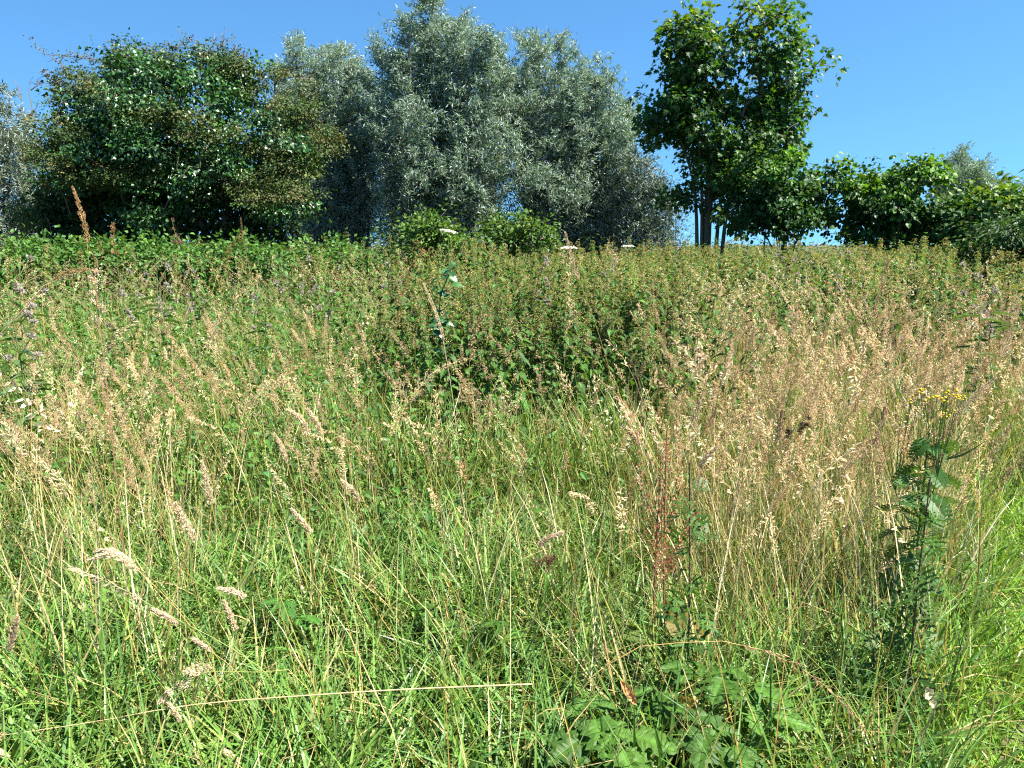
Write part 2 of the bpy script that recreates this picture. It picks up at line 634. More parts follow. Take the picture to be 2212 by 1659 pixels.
HZ = [(.032, .088, .018), (.042, .108, .02), (.024, .064, .017)]
shrub("hazel_shrub", "large round-leaved hazel bush crowding against the foot of the tall maple", "shrub", 15.5, 1690,
      [(1690, 430, 105, 65, 1.1, 0), (1640, 400, 55, 60, .8, .2), (1760, 395, 50, 40, .7, 0), (1700, 365, 60, 30, .6, 0), (1640, 480, 80, 45, .9, 0), (1735, 480, 80, 45, .9, 0), (1700, 338, 12, 18, .2, 0), (1745, 350, 11, 16, .2, 0), (1665, 345, 12, 16, .2, 0), (1790, 360, 10, 14, .2, 0)],
      430, 21, .08, ROUND, M_HAZEL, HZ, [3, 2, 2], tipcol=(.09, .19, .024), droop=.6, spread=.085)
shrub("hazel_shrub", "round-leaved hazel bush with a jagged top, dark hollow beneath, beside the small silver willow", "shrub", 15.0, 1930,
      [(1925, 440, 100, 62, 1.1, 0), (1960, 395, 75, 35, .7, 0), (1850, 410, 50, 35, .6, 0), (1990, 470, 60, 50, .8, 0), (1890, 490, 90, 40, .8, 0), (1985, 368, 20, 22, .3, 0), (1880, 380, 16, 20, .3, 0), (1835, 385, 10, 16, .2, 0), (1930, 362, 11, 16, .2, 0), (1950, 358, 9, 14, .2, 0)],
      420, 21, .08, ROUND, M_HAZEL, HZ, [3, 2, 2], tipcol=(.09, .19, .024), droop=.6, spread=.085)
shrub("hazel_shrub", "low yellow-green leafed bush growing in front of the small silver willow", "shrub", 14.5, 2100,
      [(2090, 470, 60, 40, .8, 0), (2150, 455, 60, 35, .8, 0), (2200, 470, 50, 45, .8, 0), (2060, 495, 40, 30, .6, 0)],
      260, 17, .095, ROUND, M_HAZEL, HZ + [(.09, .15, .025)], [2, 2, 1, 2], tipcol=(.10, .17, .025), droop=.6)
shrub("elder_shrub", "dark low bush with fine drooping leaves at the edge of the meadow below the hazels", "shrub", 11.5, 2200,
      [(2170, 525, 55, 40, .7, 0), (2230, 500, 70, 60, .8, 0), (2270, 540, 60, 50, .8, 0)],
      240, 26, .075, OVATE, M_FORB, [(.04, .10, .02), (.06, .12, .02), (.025, .065, .02)], [2, 1, 2], wid=.62, droop=.5, spread=(.14, .14, .05))

TW = [(.05, .105, .025), (.075, .135, .03)]


# --- hawthorn overgrown with ivy
def hawthorn():
    d = 16.0
    b0 = base_on_ground(370, d)
    root = empty("hawthorn_tree", b0)
    tag(root, "broad dark hawthorn overgrown with glossy ivy, brownish tips and bare twigs on top", "tree")
    thorn = lobes_px([(190, 170, 55, 38, .7, -.3), (330, 135, 62, 32, .6, 0), (450, 115, 50, 28, .5, 0), (520, 145, 45, 32, .5, 0), (280, 235, 90, 40, .9, -.7),
                      (180, 310, 75, 55, .9, -.6), (400, 270, 70, 28, .6, -1.2), (230, 370, 120, 50, .9, -.8), (620, 260, 60, 60, .8, -.2), (640, 340, 70, 55, .9, -.3),
                      (560, 200, 45, 60, .5, .2), (130, 400, 45, 50, .6, 0), (165, 235, 40, 60, .5, 0), (700, 300, 30, 30, .4, -.2), (510, 310, 70, 26, .6, -1.2), (570, 420, 70, 24, .5, -1.2),
                      (110, 480, 60, 45, .7, 0)], d)
    ivy = lobes_px([(370, 230, 150, 80, 1.3, -.7), (480, 240, 110, 80, 1.1, -.9), (400, 330, 230, 110, 1.5, 0), (560, 350, 110, 90, 1.2, -.1), (300, 400, 180, 80, 1.4, .2),
                    (620, 420, 80, 55, .9, -.2), (350, 175, 90, 40, .7, 0), (480, 165, 70, 40, .6, 0), (240, 270, 90, 90, .9, .2), (440, 400, 150, 60, 1.2, -.2), (350, 480, 40, 40, .4, -1.0)], d)
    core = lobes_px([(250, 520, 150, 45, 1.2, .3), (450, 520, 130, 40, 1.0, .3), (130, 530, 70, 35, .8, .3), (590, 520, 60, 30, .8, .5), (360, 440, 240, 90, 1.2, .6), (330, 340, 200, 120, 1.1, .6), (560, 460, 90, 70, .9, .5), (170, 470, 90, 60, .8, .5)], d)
    c1, o1 = in_lobes(thorn, 1300, .6, 150, .32)
    c2, o2 = in_lobes(ivy, 1150, .55, 130, .34)
    c3, o3 = in_lobes(core, 1000, .9)
    c3[:, 2] = np.maximum(c3[:, 2], tz(c3[:, 0], c3[:, 1]) + .15)
    tr = [b0, at(370, 480, d), at(365, 410, d), at(360, 330, d), at(365, 260, d)]
    tb = Buf()
    A, B, ra, rb = skeleton(b0, np.concatenate([c1[::2], c2[::4], c3[::4]]), tr, .006)
    segs(tb, A - b0, B - b0, ra, rb, jit(BARK * 1.25, len(A), .15), 5)
    for k in range(5):
        p0 = base_on_ground(U(230, 520), d + U(-.4, .8))
        P = spline([p0, at(U(260, 500), U(400, 450), d), at(U(220, 560), U(240, 330), d + .3)], 10)
        tube(tb, P - b0, np.linspace(.09, .03, 10), BARK, 6)
    tb.build("trunk", M_BARK, root, True)
    # bare twigs reaching out of the top and the side
    tw = [[(230, 330), (170, 205), (115, 215)], [(215, 290), (160, 190), (75, 180)], [(200, 220), (150, 205), (100, 160)], [(240, 250), (225, 150), (180, 125)],
          [(420, 220), (440, 130), (478, 75)], [(430, 170), (425, 110), (412, 85)], [(500, 200), (505, 130), (512, 95)], [(565, 300), (600, 200), (650, 170)],
          [(300, 200), (280, 140), (235, 135)], [(280, 160), (215, 130), (100, 118)], [(180, 200), (140, 145), (88, 110)], [(430, 150), (470, 110), (485, 85)], [(560, 260), (575, 190), (540, 130)],
          [(340, 170), (340, 120), (375, 100)], [(370, 560), (455, 430), (540, 440)], [(350, 250), (330, 190), (345, 150)]]
    for k, pl in enumerate(tw):
        nb = Buf()
        dd = d + U(-.5, .2)
        P = spline([at(x, y, dd + i * .12) for i, (x, y) in enumerate(pl)], 12)
        tube(nb, P - b0, np.linspace(.013, .003, 12), (.13, .11, .085), 4)
        for q in range(9):
            j = rng.integers(4, 12)
            dirv = nrm(P[j] - P[j - 2] + rng.normal(0, .12, 3))
            e = P[j] + dirv * U(.12, .4)
            segs(nb, [P[j] - b0], [e - b0], .006, .002, (.15, .12, .09), 3)
            if U() < .7:
                m = 14
                pos = P[j] + (e - P[j]) * U(.1, 1, (m, 1)) + rng.normal(0, .035, (m, 3)) - b0
                scatter(nb, DIAMOND, pos, frame(rsph(m), rsph(m)), .035, jit((.09, .09, .035), m, .25))
        nb.build("bare_branch", M_BARK, root)
    lb = Buf()
    cc = mixcol([(.06, .105, .022), (.09, .115, .03), (.045, .09, .02), (.13, .115, .04)], [3, 2, 3, .6], len(c1), .18)
    leaf_cloud(lb, DIAMOND, c1 - b0, o1, 40, (.10, .10, .055), .045, cc, up=.7, out=.4, wid=.9)
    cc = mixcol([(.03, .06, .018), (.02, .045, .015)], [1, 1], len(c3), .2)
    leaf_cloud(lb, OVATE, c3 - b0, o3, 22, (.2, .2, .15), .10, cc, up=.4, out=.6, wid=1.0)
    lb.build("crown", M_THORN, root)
    ib = Buf()
    cc = mixcol([(.030, .095, .02), (.042, .12, .022), (.022, .06, .018)], [3, 2, 2], len(c2), .2)
    leaf_cloud(ib, IVY, c2 - b0, o2, 24, (.12, .11, .10), .075, cc, up=.35, out=.75, droop=.7)
    ib.build("ivy", M_IVY, root)


hawthorn()


# --- willows: many slender stems with silvery lance leaves
def willow(label, d, base, tops, nst, shoots, per, depth=1.2, low=.22, group=None, size=.10, col=((.13, .21, .14), (.165, .245, .175), (.105, .17, .115)), extra=()):
    """base: (px0, px1) range of the feet; tops: outline polyline of the crown top"""
    bm = .5 * (base[0] + base[1])
    b0 = base_on_ground(bm, d)
    root = empty("willow_tree", b0)
    tag(root, label, "tree", group)
    tx = np.array([t[0] for t in tops], float)
    ty = np.array([t[1] for t in tops], float)
    tb, lb = Buf(), Buf()
    SA, SB = [], []
    for k in range(nst):
        f = (k + U(.1, .9)) / nst
        px1 = tx[0] + (tx[-1] - tx[0]) * f
        top = np.interp(px1, tx, ty)
        dk = d + U(-depth, depth)
        dn = 1 - abs(dk - d) / (depth + .01)
        hgt = 1.0 if U() < .35 else U(.62, .98)
        py1 = top + (520 - top) * (1 - hgt)
        px0 = base[0] + (base[1] - base[0]) * np.clip(f + U(-.12, .12), 0, 1)
        p0 = base_on_ground(px0, dk)
        p1 = at(px1, py1, dk + U(-.3, .3))
        mid = p0 * .5 + p1 * .5 + np.array([(p0[0] - p1[0]) * .18 + U(-.15, .15), U(-.15, .15), 0])
        P = spline([p0, mid, p1], 16)
        H = p1[2] - p0[2]
        tube(tb, P - b0, np.linspace(.010 + .0035 * H, .004, 16), BARK * U(.8, 1.4), 5)
        ns = int(1.35 * shoots * H)
        t = U(low, 1, ns) ** .85
        q = t * 15
        i = np.minimum(q.astype(int), 14)
        A = P[i] + (P[i + 1] - P[i]) * (q - i)[:, None]
        az = U(0, 2 * math.pi, ns)
        el = U(.45, 1.15, ns)
        ln = (1.25 - .75 * t) * U(.5, 1.1, ns)
        SA.append(A)
        SB.append(A + np.stack([np.cos(az) * np.cos(el), np.sin(az) * np.cos(el) , np.sin(el)], -1) * ln[:, None])
    for (ex, ey, er, n, dd) in extra:
        c = np.stack([at(ex + U(-er, er), ey + U(-er * .8, er * .8), d + dd + U(-.3, .3)) for _ in range(n)])
        SA.append(c)
        SB.append(c + np.stack([U(-.35, .35, n), U(-.35, .2, n), U(.2, .6, n)], -1))
    SA, SB = np.concatenate(SA), np.concatenate(SB)
    segs(tb, SA - b0, SB - b0, .006, .002, jit(BARK * 1.2, len(SA)), 3)
    per = int(per * 1.5)
    n = len(SA) * per
    ci = np.repeat(np.arange(len(SA)), per)
    t = U(.05, 1.05, n)
    D = SB - SA
    pos = SA[ci] + D[ci] * t[:, None] + np.stack([np.zeros(n), np.zeros(n), -.10 * t ** 2], -1) + rng.normal(0, .05, (n, 3))
    y = nrm(nrm(D)[ci] * .55 + rsph(n) * .75 + np.array([0, 0, -.25]))
    R = frame(y, nrm(rsph(n) * .9 + np.array([0, 0, .55])))
    sz = 1.22 * size * U(.6, 1.25, n)
    cc = mixcol(col, [3, 2, 2], n, .2)
    scatter(lb, DIAMOND, pos - b0, R, np.stack([sz * .25, sz, sz * .6], -1), cc)
    tb.build("trunk", M_BARK, root, True)
    lb.build("crown", M_WILLOW, root)


willow("tall silver willow in the middle of the tree line, its pointed top highest", 21, (860, 1060),
       [(785, 175), (820, 95), (865, 80), (900, 15), (930, -25), (960, 20), (1000, 55), (1050, 75), (1085, 110), (1125, 200)], 46, 8, 30, 1.5, .05,
       extra=((890, 280, 45, 26, -1.7), (1010, 420, 55, 30, -1.9), (930, 380, 60, 26, -1.8), (1060, 330, 60, 30, -1.7)))
willow("silver willow with bare slender lower stems between the tallest willow and the maple", 21.5, (1150, 1340),
       [(1075, 190), (1110, 100), (1130, 85), (1160, 75), (1190, 100), (1230, 80), (1255, 125), (1300, 140), (1345, 185), (1368, 260), (1375, 330)], 42, 8, 28, 1.3, .08,
       extra=((1140, 400, 60, 30, -1.7), (1230, 430, 50, 24, -1.8)))
willow("feathery pale willow partly hidden behind the ivy-clad hawthorn, thin dark stems below", 22.5, (650, 800),
       [(590, 180), (615, 100), (660, 85), (690, 120), (725, 100), (760, 120), (800, 170), (830, 230)], 32, 8, 30, 1.0, .06)
willow("pale willow cut off by the frame edge beyond the ivy-clad hawthorn", 21, (-120, 60),
       [(-150, 120), (-60, 160), (0, 190), (40, 235), (75, 290), (105, 380)], 26, 7, 30, 1.0, .1,
       col=((.085, .12, .055), (.10, .12, .05), (.06, .09, .045)))
willow("low thin willow scrub filling the gap between the silver willows and the maple", 20, (1330, 1450),
       [(1330, 360), (1360, 330), (1390, 345), (1420, 380), (1460, 430)], 22, 7, 24, .7, .05, size=.085,
       col=((.04, .07, .035), (.05, .085, .04), (.03, .06, .03)))
willow("small sparse silver willow rising behind the hazel bushes", 24, (2050, 2130),
       [(2025, 400), (2055, 345), (2075, 325), (2095, 345), (2120, 365), (2140, 400)], 22, 8, 22, .6, .3, size=.10)
willow("tiny wispy willow top showing over the low yellow-green bush", 24, (2150, 2190), [(2140, 420), (2160, 388), (2185, 392), (2205, 425)], 12, 8, 18, .5, .3, size=.10)


# dead snag in the far willow, and the ash twig entering at the frame edge
def snag():
    d = 22.5
    b0 = base_on_ground(60, d)
    root = empty("dead_tree", b0)
    tag(root, "bare dead tree top with thin forked twigs poking above the pale willow by the hawthorn", "tree")
    tb = Buf()
    main = spline([b0, at(55, 400, d), at(60, 270, d), at(70, 240, d)], 14)
    tube(tb, main - b0, np.linspace(.04, .022, 14), (.15, .11, .08), 6)
    tb.build("trunk", M_BARK, root, True)
    for pl in ([(60, 275), (48, 230), (45, 175)], [(70, 240), (62, 190), (72, 165)], [(66, 255), (80, 230), (84, 222)], [(45, 215), (35, 180), (28, 170)], [(66, 195), (80, 185), (90, 180)]):
        nb = Buf()
        tube(nb, spline([at(x, y, d) for x, y in pl], 8) - b0, np.linspace(.02, .005, 8), (.16, .12, .09), 4)
        nb.build("bare_branch", M_BARK, root)


snag()


def ash_edge():
    d = 9.0
    b0 = base_on_ground(2300, d)
    root = empty("ash_sapling", b0)
    tag(root, "ash sapling mostly outside the frame, only dark leaflet tips showing against the sky", "tree")
    tb = Buf()
    P = spline([b0, at(2310, 480, d), at(2290, 380, d), at(2300, 300, d)], 12)
    tube(tb, P - b0, np.linspace(.03, .01, 12), BARK, 5)
    tb.build("trunk", M_BARK, root, True)
    for (ax, ay, bx, by) in ((2292, 385, 2205, 402), (2295, 370, 2220, 365), (2300, 330, 2245, 330), (2300, 350, 2370, 340), (2300, 420, 2250, 450)):
        nb = Buf()
        A, B = at(ax, ay, d), at(bx, by, d - .1)
        segs(nb, [A - b0], [B - b0], .004, .002, (.06, .1, .03), 3)
        m = 11
        t = np.linspace(.25, 1, m)
        pos = A + (B - A) * t[:, None] - b0
        sd = np.where(np.arange(m) % 2 == 0, 1, -1)
        dirv = nrm(nrm(B - A) * .8 + np.stack([np.zeros(m), sd * .8, np.full(m, -.3)], -1))
        scatter(nb, OVATE, pos, frame(dirv, np.broadcast_to([0.2, 0, 1.], (m, 3))), np.stack([np.full(m, .05), np.full(m, .10), np.full(m, .1)], -1), jit((.035, .08, .02), m))
        nb.build("leaf", M_FORB, root)


ash_edge()

# --- light green bushes in front of the willows and brambles in front of the hawthorn
BR = [(.075, .15, .028), (.10, .18, .03), (.05, .11, .022)]
shrub("leafy_bush", "bright green sunlit bush in front of the tallest willow beside the white umbel", "shrub", 11.5, 930,
      [(930, 520, 70, 40, .6, 0), (900, 495, 35, 35, .4, 0), (975, 530, 50, 30, .5, 0), (920, 480, 12, 14, .2, 0)], 230, 16, .06, OVATE, M_FORB, BR, [3, 2, 2], spread=.08, nstem=4, droop=.3, foliage="foliage")
shrub("leafy_bush", "green bush with a few yellow leaves before the silver willow stems", "shrub", 12.0, 1110,
      [(1070, 510, 40, 35, .5, 0), (1150, 500, 45, 35, .5, 0), (1110, 530, 80, 30, .6, 0)], 190, 15, .06, OVATE, M_FORB, BR + [(.16, .16, .02)], [3, 2, 3, .5], spread=.08, nstem=4, droop=.3, foliage="foliage")
for px, ry, lab in ((90, 24, "bright green bramble mound at the foot of the pale willow by the frame edge"), (220, 22, "sunlit bramble mound under the darkest side of the hawthorn"),
                    (340, 34, "bluish green bramble mound climbing into the hollow of the hawthorn"), (520, 22, "low bramble mound under the hanging hawthorn boughs"), (720, 20, "light green bramble mound at the foot of the feathery willow")):
    shrub("bramble_bush", lab, "shrub", 11.5 if px < 600 else 12.5, px, [(px, 560, 85, ry, .8, 0), (px - 40, 566, 60, ry * .7, .7, -.3), (px + 55, 566, 60, ry * .7, .7, -.3)], 210, 15, .06, OVATE, M_FORB,
          [(.07, .16, .03), (.09, .19, .035), (.05, .12, .03)], [2, 2, 1], spread=.1, nstem=3, droop=.2, wid=1.1, foliage="foliage", group="bramble mounds along the tree line")

# ----------------------------------------------------------------- grass stalks with seed heads
STRAW = np.array([.50, .37, .18])
STEMC = [np.array([.26, .27, .07]), np.array([.36, .24, .08]), np.array([.20, .25, .06]), np.array([.46, .36, .18])]
HEADC = {"plume": [(.66, .52, .32), (.74, .62, .42), (.54, .39, .22)], "oat": [(.68, .55, .32), (.76, .65, .42), (.50, .35, .18)],
         "bent": [(.52, .39, .22), (.58, .45, .27), (.44, .31, .16)], "spike": [(.40, .29, .15), (.46, .34, .20), (.33, .22, .12)],
         "cocksfoot": [(.42, .30, .17), (.50, .38, .22), (.33, .28, .13)]}


def head_parts(kind, P, Lh, r, dens=1.0, fat=1.0):
    """spikelets (pos, dir, len, width) and thin branches (A, B) along the head path P"""
    m = len(P)
    T = nrm(np.gradient(P, axis=0))

    def on(s):
        q = np.clip(s, 0, 1) * (m - 1)
        i = np.minimum(q.astype(int), m - 2)
        return P[i] + (P[i + 1] - P[i]) * (q - i)[:, None], T[i]

    def radial(t, n):
        v = r.normal(size=(n, 3))
        v -= t * np.sum(v * t, 1, keepdims=True)
        return nrm(v)
    A = B = np.zeros((0, 3))
    if kind == "plume":
        n = int(150 * dens)
        s_ = r.random(n) ** .9
        p, t = on(s_)
        ph = r.uniform(0, 6)
        lob = .55 + .45 * np.sin(s_ * 2 * math.pi * r.uniform(3, 5) + ph)
        rad = fat * Lh * .075 * np.minimum(1, (1 - s_) * 2.2 + .12) * (.45 + .55 * lob) * np.sqrt(r.random(n))
        rv = radial(t, n)
        pos, dr = p + rv * rad[:, None], nrm(t + .4 * rv + .15 * r.normal(size=(n, 3)))
        ln, wd = r.uniform(.006, .010, n), np.full(n, .0026)
    elif kind == "spike":
        n = int(110 * dens)
        s_ = r.random(n)
        p, t = on(s_)
        rv = radial(t, n)
        rad = .0042 * np.minimum(1, (1 - s_) * 4 + .2)
        pos, dr = p + rv * rad[:, None], nrm(t + .5 * rv)
        ln, wd = r.uniform(.004, .007, n), np.full(n, .0024)
    elif kind == "cocksfoot":
        K = 9
        cs = np.sort(r.random(K)) ** 1.1
        pp, tt = on(cs)
        side = radial(tt, K)
        cen = pp + side * (.014 * (1 - cs) + .004)[:, None] + tt * .008
        A, B = pp, cen
        q = max(4, int(15 * dens))
        ci = np.repeat(np.arange(K), q)
        n = K * q
        pos = cen[ci] + r.normal(0, 1, (n, 3)) * (.006 * (1.2 - .6 * cs[ci]))[:, None]
        dr = nrm(tt[ci] + .6 * side[ci] + .4 * r.normal(size=(n, 3)))
        ln, wd = r.uniform(.006, .009, n), np.full(n, .0028)
    elif kind == "oat":
        K = int(15 * max(dens, .6))
        cs = (np.arange(K) + r.uniform(0, .9, K)) / K
        reps = 3 if dens > .7 else 2
        cs = np.repeat(cs, reps)
        n0 = len(cs)
        pp, tt = on(cs)
        side = nrm(radial(tt, n0) + np.array([.5, 0, 0]) * r.choice([-1, 1]))
        bl = r.uniform(.012, .042, n0) * (1.15 - .8 * cs)
        B = pp + (tt * .75 + side * .5 + np.array([0, 0, -.2])) * bl[:, None]
        A = pp
        dr = nrm(tt * .55 + side * .45 + np.array([0, 0, -.5]) + .2 * r.normal(size=(n0, 3)))
        pos = np.concatenate([B, A + (B - A) * .55])
        dr = np.concatenate([dr, dr])
        n = len(pos)
        ln, wd = r.uniform(.009, .014, n), np.full(n, .0034)
    else:  # bent: airy
        K = int(10 * max(dens, .7))
        reps = 5
        cs = np.repeat((np.arange(K) + .3) / K, reps)
        n0 = len(cs)
        pp, tt = on(cs)
        side = radial(tt, n0)
        bl = r.uniform(.5, 1, n0) * Lh * .26 * (1.05 - .85 * cs)
        B = pp + nrm(tt * .8 + side * .75) * bl[:, None] + np.array([0, 0, -1]) * (bl ** 2 * 4)[:, None]
        A = pp
        q = max(2, int(5 * dens))
        ci = np.repeat(np.arange(n0), q)
        u = r.uniform(.35, 1, len(ci))
        pos = A[ci] + (B - A)[ci] * u[:, None] + r.normal(0, .003, (len(ci), 3))
        dr = nrm((B - A)[ci] + .02 * r.normal(size=(len(ci), 3)))
        n = len(pos)
        ln, wd = r.uniform(.004, .006, n), np.full(n, .0019)
    return pos, dr, ln, wd, A, B


def add_head(buf, kind, P, r, col, dens=1.0, lod=0, fat=1.0):
    Lh = float(np.sum(np.linalg.norm(np.diff(P, axis=0), axis=1)))
    pos, dr, ln, wd, A, B = head_parts(kind, P, Lh, r, dens, fat)
    n = len(pos)
    R = frame(dr, nrm(r.normal(size=(n, 3))))
    c = np.asarray(col) * (1 + r.uniform(-.25, .22, (n, 1))) * (1 + r.uniform(-.05, .05, (n, 3)))
    if lod == 0:
        scatter(buf, SPINDLE, pos, R, np.stack([wd * fat ** .5, ln * fat ** .5, wd * fat ** .5], -1), c)
    else:
        scatter(buf, DIAMOND, pos, R, np.stack([wd * 1.5 * fat, ln * 1.3 * fat, wd * fat], -1), c)
    if len(A) and lod == 0:
        segs(buf, A, B, .0006, .0004, np.asarray(col) * .9, 3)


def arch_path(L, az, th0, th1, n=22, power=2.2):
    t = (np.arange(n - 1) + .5) / (n - 1)
    th = th0 + (th1 - th0) * t ** power
    st = L / (n - 1)
    h = np.concatenate([[0], np.cumsum(np.sin(th) * st)])
    z = np.concatenate([[0], np.cumsum(np.cos(th) * st)])
    return np.stack([h * math.cos(az), h * math.sin(az), z], -1)


HFRAC = {"plume": .15, "oat": .24, "bent": .20, "spike": .10, "cocksfoot": .11}


def resample(P, a, b, n):
    d = np.concatenate([[0], np.cumsum(np.linalg.norm(np.diff(P, axis=0), axis=1))])
    d /= d[-1]
    q = np.linspace(a, b, n)
    return np.stack([np.interp(q, d, P[:, i]) for i in range(3)], -1)


def stalk_parts(P, kind, headfrac, r, stemcol, headcol, lod=0, leaves=1, fat=1.0, sr=.0014, dens=1.25):
    """meshes (stem, head, leaf) of one stalk along the path P"""
    sb, hb, lb = Buf(), Buf(), Buf()
    S = resample(P, 0, 1, 14)
    tube(sb, S, np.linspace(sr * 1.15, sr * .5, 14), stemcol, 3)
    H = resample(P, 1 - headfrac, 1, 12)
    add_head(hb, kind, H, r, headcol, dens, lod, fat)
    if leaves:
        q = resample(P, .25, .6, leaves + 1)[:leaves]
        n = len(q)
        strips(lb, q, r.uniform(.14, .26, n), r.uniform(0, 6.28, n), .4, r.uniform(1.2, 2.3, n), .006, jit((.20, .21, .06), n, .3, r=r), 4, tipcol=jit(STRAW, n, .2, r=r))
    return sb, hb, lb


KINDLABEL = {"plume": "pale tan grass stalk with a dense plume", "oat": "straw coloured oat grass with loose drooping spikelets", "bent": "fine grass stalk with airy pinkish tan panicle",
             "spike": "slim grass stalk with narrow brown spike", "cocksfoot": "stiff grass stalk with lumpy clustered head"}
KINDNAME = {"plume": "plume_grass_stalk", "oat": "oat_grass_stalk", "bent": "bent_grass_stalk", "spike": "spike_grass_stalk", "cocksfoot": "cocksfoot_grass_stalk"}


def hand_stalk(pts, d, kind, label, headpts=None, headcol=None, stemcol=None, fat=1.0, sr=.0017, dslope=0.0, headfrac=.2, leaf=True, foot=True):
    """one stalk whose upper part follows the layout pixels pts (foot first, tip last) at distance d"""
    W = [at(x, y, d + dslope * i) for i, (x, y) in enumerate(pts)]
    gz = float(tz(W[0][0], W[0][1]))
    if foot and W[0][2] > gz + .05:
        dirv = W[0] - W[1]
        dirv = dirv / max(abs(dirv[2]), .25)
        hgt = W[0][2] - gz
        ft = W[0] + np.array([np.clip(dirv[0], -.35, .35) * hgt * .6, 0, -hgt])
        ft[2] = tz(ft[0], ft[1])
        W = [ft] + W
    P = spline(W, 40)
    root = empty(KINDNAME[kind], P[0])
    tag(root, label, "grass stalk")
    r = np.random.default_rng(abs(hash(tuple(map(tuple, pts)))) % 100000)
    hc = np.array(headcol if headcol is not None else HEADC[kind][r.integers(3)])
    sc = np.array(stemcol if stemcol is not None else STEMC[r.integers(3)])
    sb, hb, lb = stalk_parts(P - P[0], kind, headfrac, r, sc, hc, 0, 1 if leaf else 0, fat * 1.05, sr, 1.3 if kind in ('bent', 'oat') else 3.2)
    sb.build("stem", M_STEM, root, True)
    hb.build("seed_head", M_HEAD, root)
    if leaf:
        lb.build("leaf", M_DRY, root)


PALE = (.68, .57, .38)
BRN = (.40, .25, .11)
hs = hand_stalk
hs([(205, 760), (191, 545), (180, 475), (157, 405)], 2.5, "plume", "tall brown grass plume rising against the dark base of the hawthorn", headcol=(.46, .29, .13), headfrac=.10, fat=.72)
hs([(262, 1150), (232, 850), (217, 720), (203, 590)], 2.3, "cocksfoot", "upright reddish grass stem with slim whitish spikelets in front of the bramble mounds", headcol=PALE, stemcol=(.34, .15, .09), headfrac=.14)
hs([(-30, 800), (10, 720), (80, 630), (140, 590), (190, 582)], 2.1, "spike", "thick straw bowing over at the frame edge under the pale willow", headcol=STRAW, stemcol=STRAW, headfrac=.06, sr=.003)
hs([(520, 1500), (470, 1270), (435, 1190), (400, 1130), (380, 1088)], 2.0, "plume", "grass stalk with lumpy two-lobed plume tilting over the broad green blades", headcol=PALE, headfrac=.13, fat=1.25)
hs([(500, 1320), (465, 1130), (450, 1060), (436, 998)], 2.2, "plume", "slender pale plume standing just above the lumpy two-lobed plume", headcol=PALE, headfrac=.14, fat=1.1)
hs([(700, 1080), (672, 955), (650, 905), (620, 885)], 2.6, "plume", "drooping cream plume, one of a nodding pair, bent furthest over", headcol=PALE, headfrac=.11, fat=1.15)
hs([(735, 1090), (700, 962), (685, 915), (664, 884)], 2.65, "plume", "drooping cream plume, the straighter one of a nodding pair", headcol=PALE, headfrac=.11, fat=1.1)
hs([(660, 1130), (625, 1020), (612, 975), (593, 938)], 2.5, "plume", "narrow cream plume leaning beside the nodding pair", headcol=PALE, headfrac=.11)
hs([(450, 1420), (335, 1265), (292, 1228), (245, 1198), (192, 1210)], 1.95, "plume", "arching plume bowed level, the lower and longer of two bowed side by side", headcol=PALE, headfrac=.16, fat=1.05)
hs([(480, 1440), (345, 1270), (290, 1220), (240, 1190), (205, 1192)], 2.05, "plume", "arching plume bowed level, the upper and shorter of two bowed side by side", headcol=PALE, headfrac=.13, fat=1.05)
hs([(600, 1480), (330, 1310), (270, 1275), (215, 1250), (160, 1228)], 1.95, "oat", "long thin stalk leaning far over below the two bowed plumes", headcol=PALE, headfrac=.2)
hs([(590, 1480), (535, 1310), (510, 1280), (470, 1271)], 1.95, "plume", "short plume nodding to horizontal among the broad green blades", headcol=PALE, headfrac=.11, fat=1.15)
hs([(560, 1560), (520, 1400), (505, 1350), (484, 1300)], 1.9, "plume", "upright fat cream plume rising from the broad green blades", headcol=PALE, headfrac=.13, fat=1.1)
hs([(520, 1560), (405, 1390), (378, 1345), (330, 1316)], 1.9, "plume", "small curled pinkish plume bent over the broad green blades", headcol=(.62, .49, .33), headfrac=.11, fat=1.1)
hs([(600, 1560), (510, 1450), (462, 1412), (418, 1380)], 1.9, "plume", "short straight pinkish plume leaning steeply above the level bare straw", headcol=(.62, .49, .33), headfrac=.09, fat=1.05)
hs([(660, 1480), (540, 1455), (450, 1450), (400, 1470), (353, 1508)], 1.8, "cocksfoot", "cream plume arching downwards just above the level bare straw", headcol=PALE, headfrac=.17, fat=1.1)
hs([(1150, 1478), (900, 1488), (700, 1500), (420, 1522), (200, 1560), (-20, 1592)], 1.75, "spike", "long bare straw lying almost level across the broad green blades", headcol=STRAW, stemcol=(.55, .44, .22), headfrac=.03, sr=.0021, leaf=False, foot=False)
hs([(450, 1680), (400, 1590), (385, 1550), (365, 1520)], 1.75, "plume", "small ragged plume hanging under the level bare straw", headcol=PALE, headfrac=.12)
hs([(-10, 1560), (5, 1460), (20, 1400), (38, 1333)], 1.8, "plume", "fat cream plume standing upright at the very edge of the frame", headcol=PALE, headfrac=.15, fat=1.2)
hs([(70, 1720), (40, 1660), (15, 1635), (-20, 1610)], 1.7, "plume", "cream plume in the bottom corner below the level bare straw", headcol=PALE, headfrac=.13, fat=1.2)
hs([(560, 1720), (525, 1665), (508, 1640), (486, 1622)], 1.7, "plume", "cream plume cut by the bottom of the frame among green blades", headcol=PALE, headfrac=.13, fat=1.2)
hs([(740, 1310), (675, 1160), (650, 1125), (630, 1100)], 2.2, "plume", "cream plume forked at its base, below the nodding pair", headcol=PALE, headfrac=.11, fat=1.1)
hs([(800, 1200), (778, 1100), (765, 1062), (738, 1038)], 2.4, "plume", "small curved cream plume on a reddish stem in the green centre grass", headcol=PALE, headfrac=.11, stemcol=(.34, .2, .1))
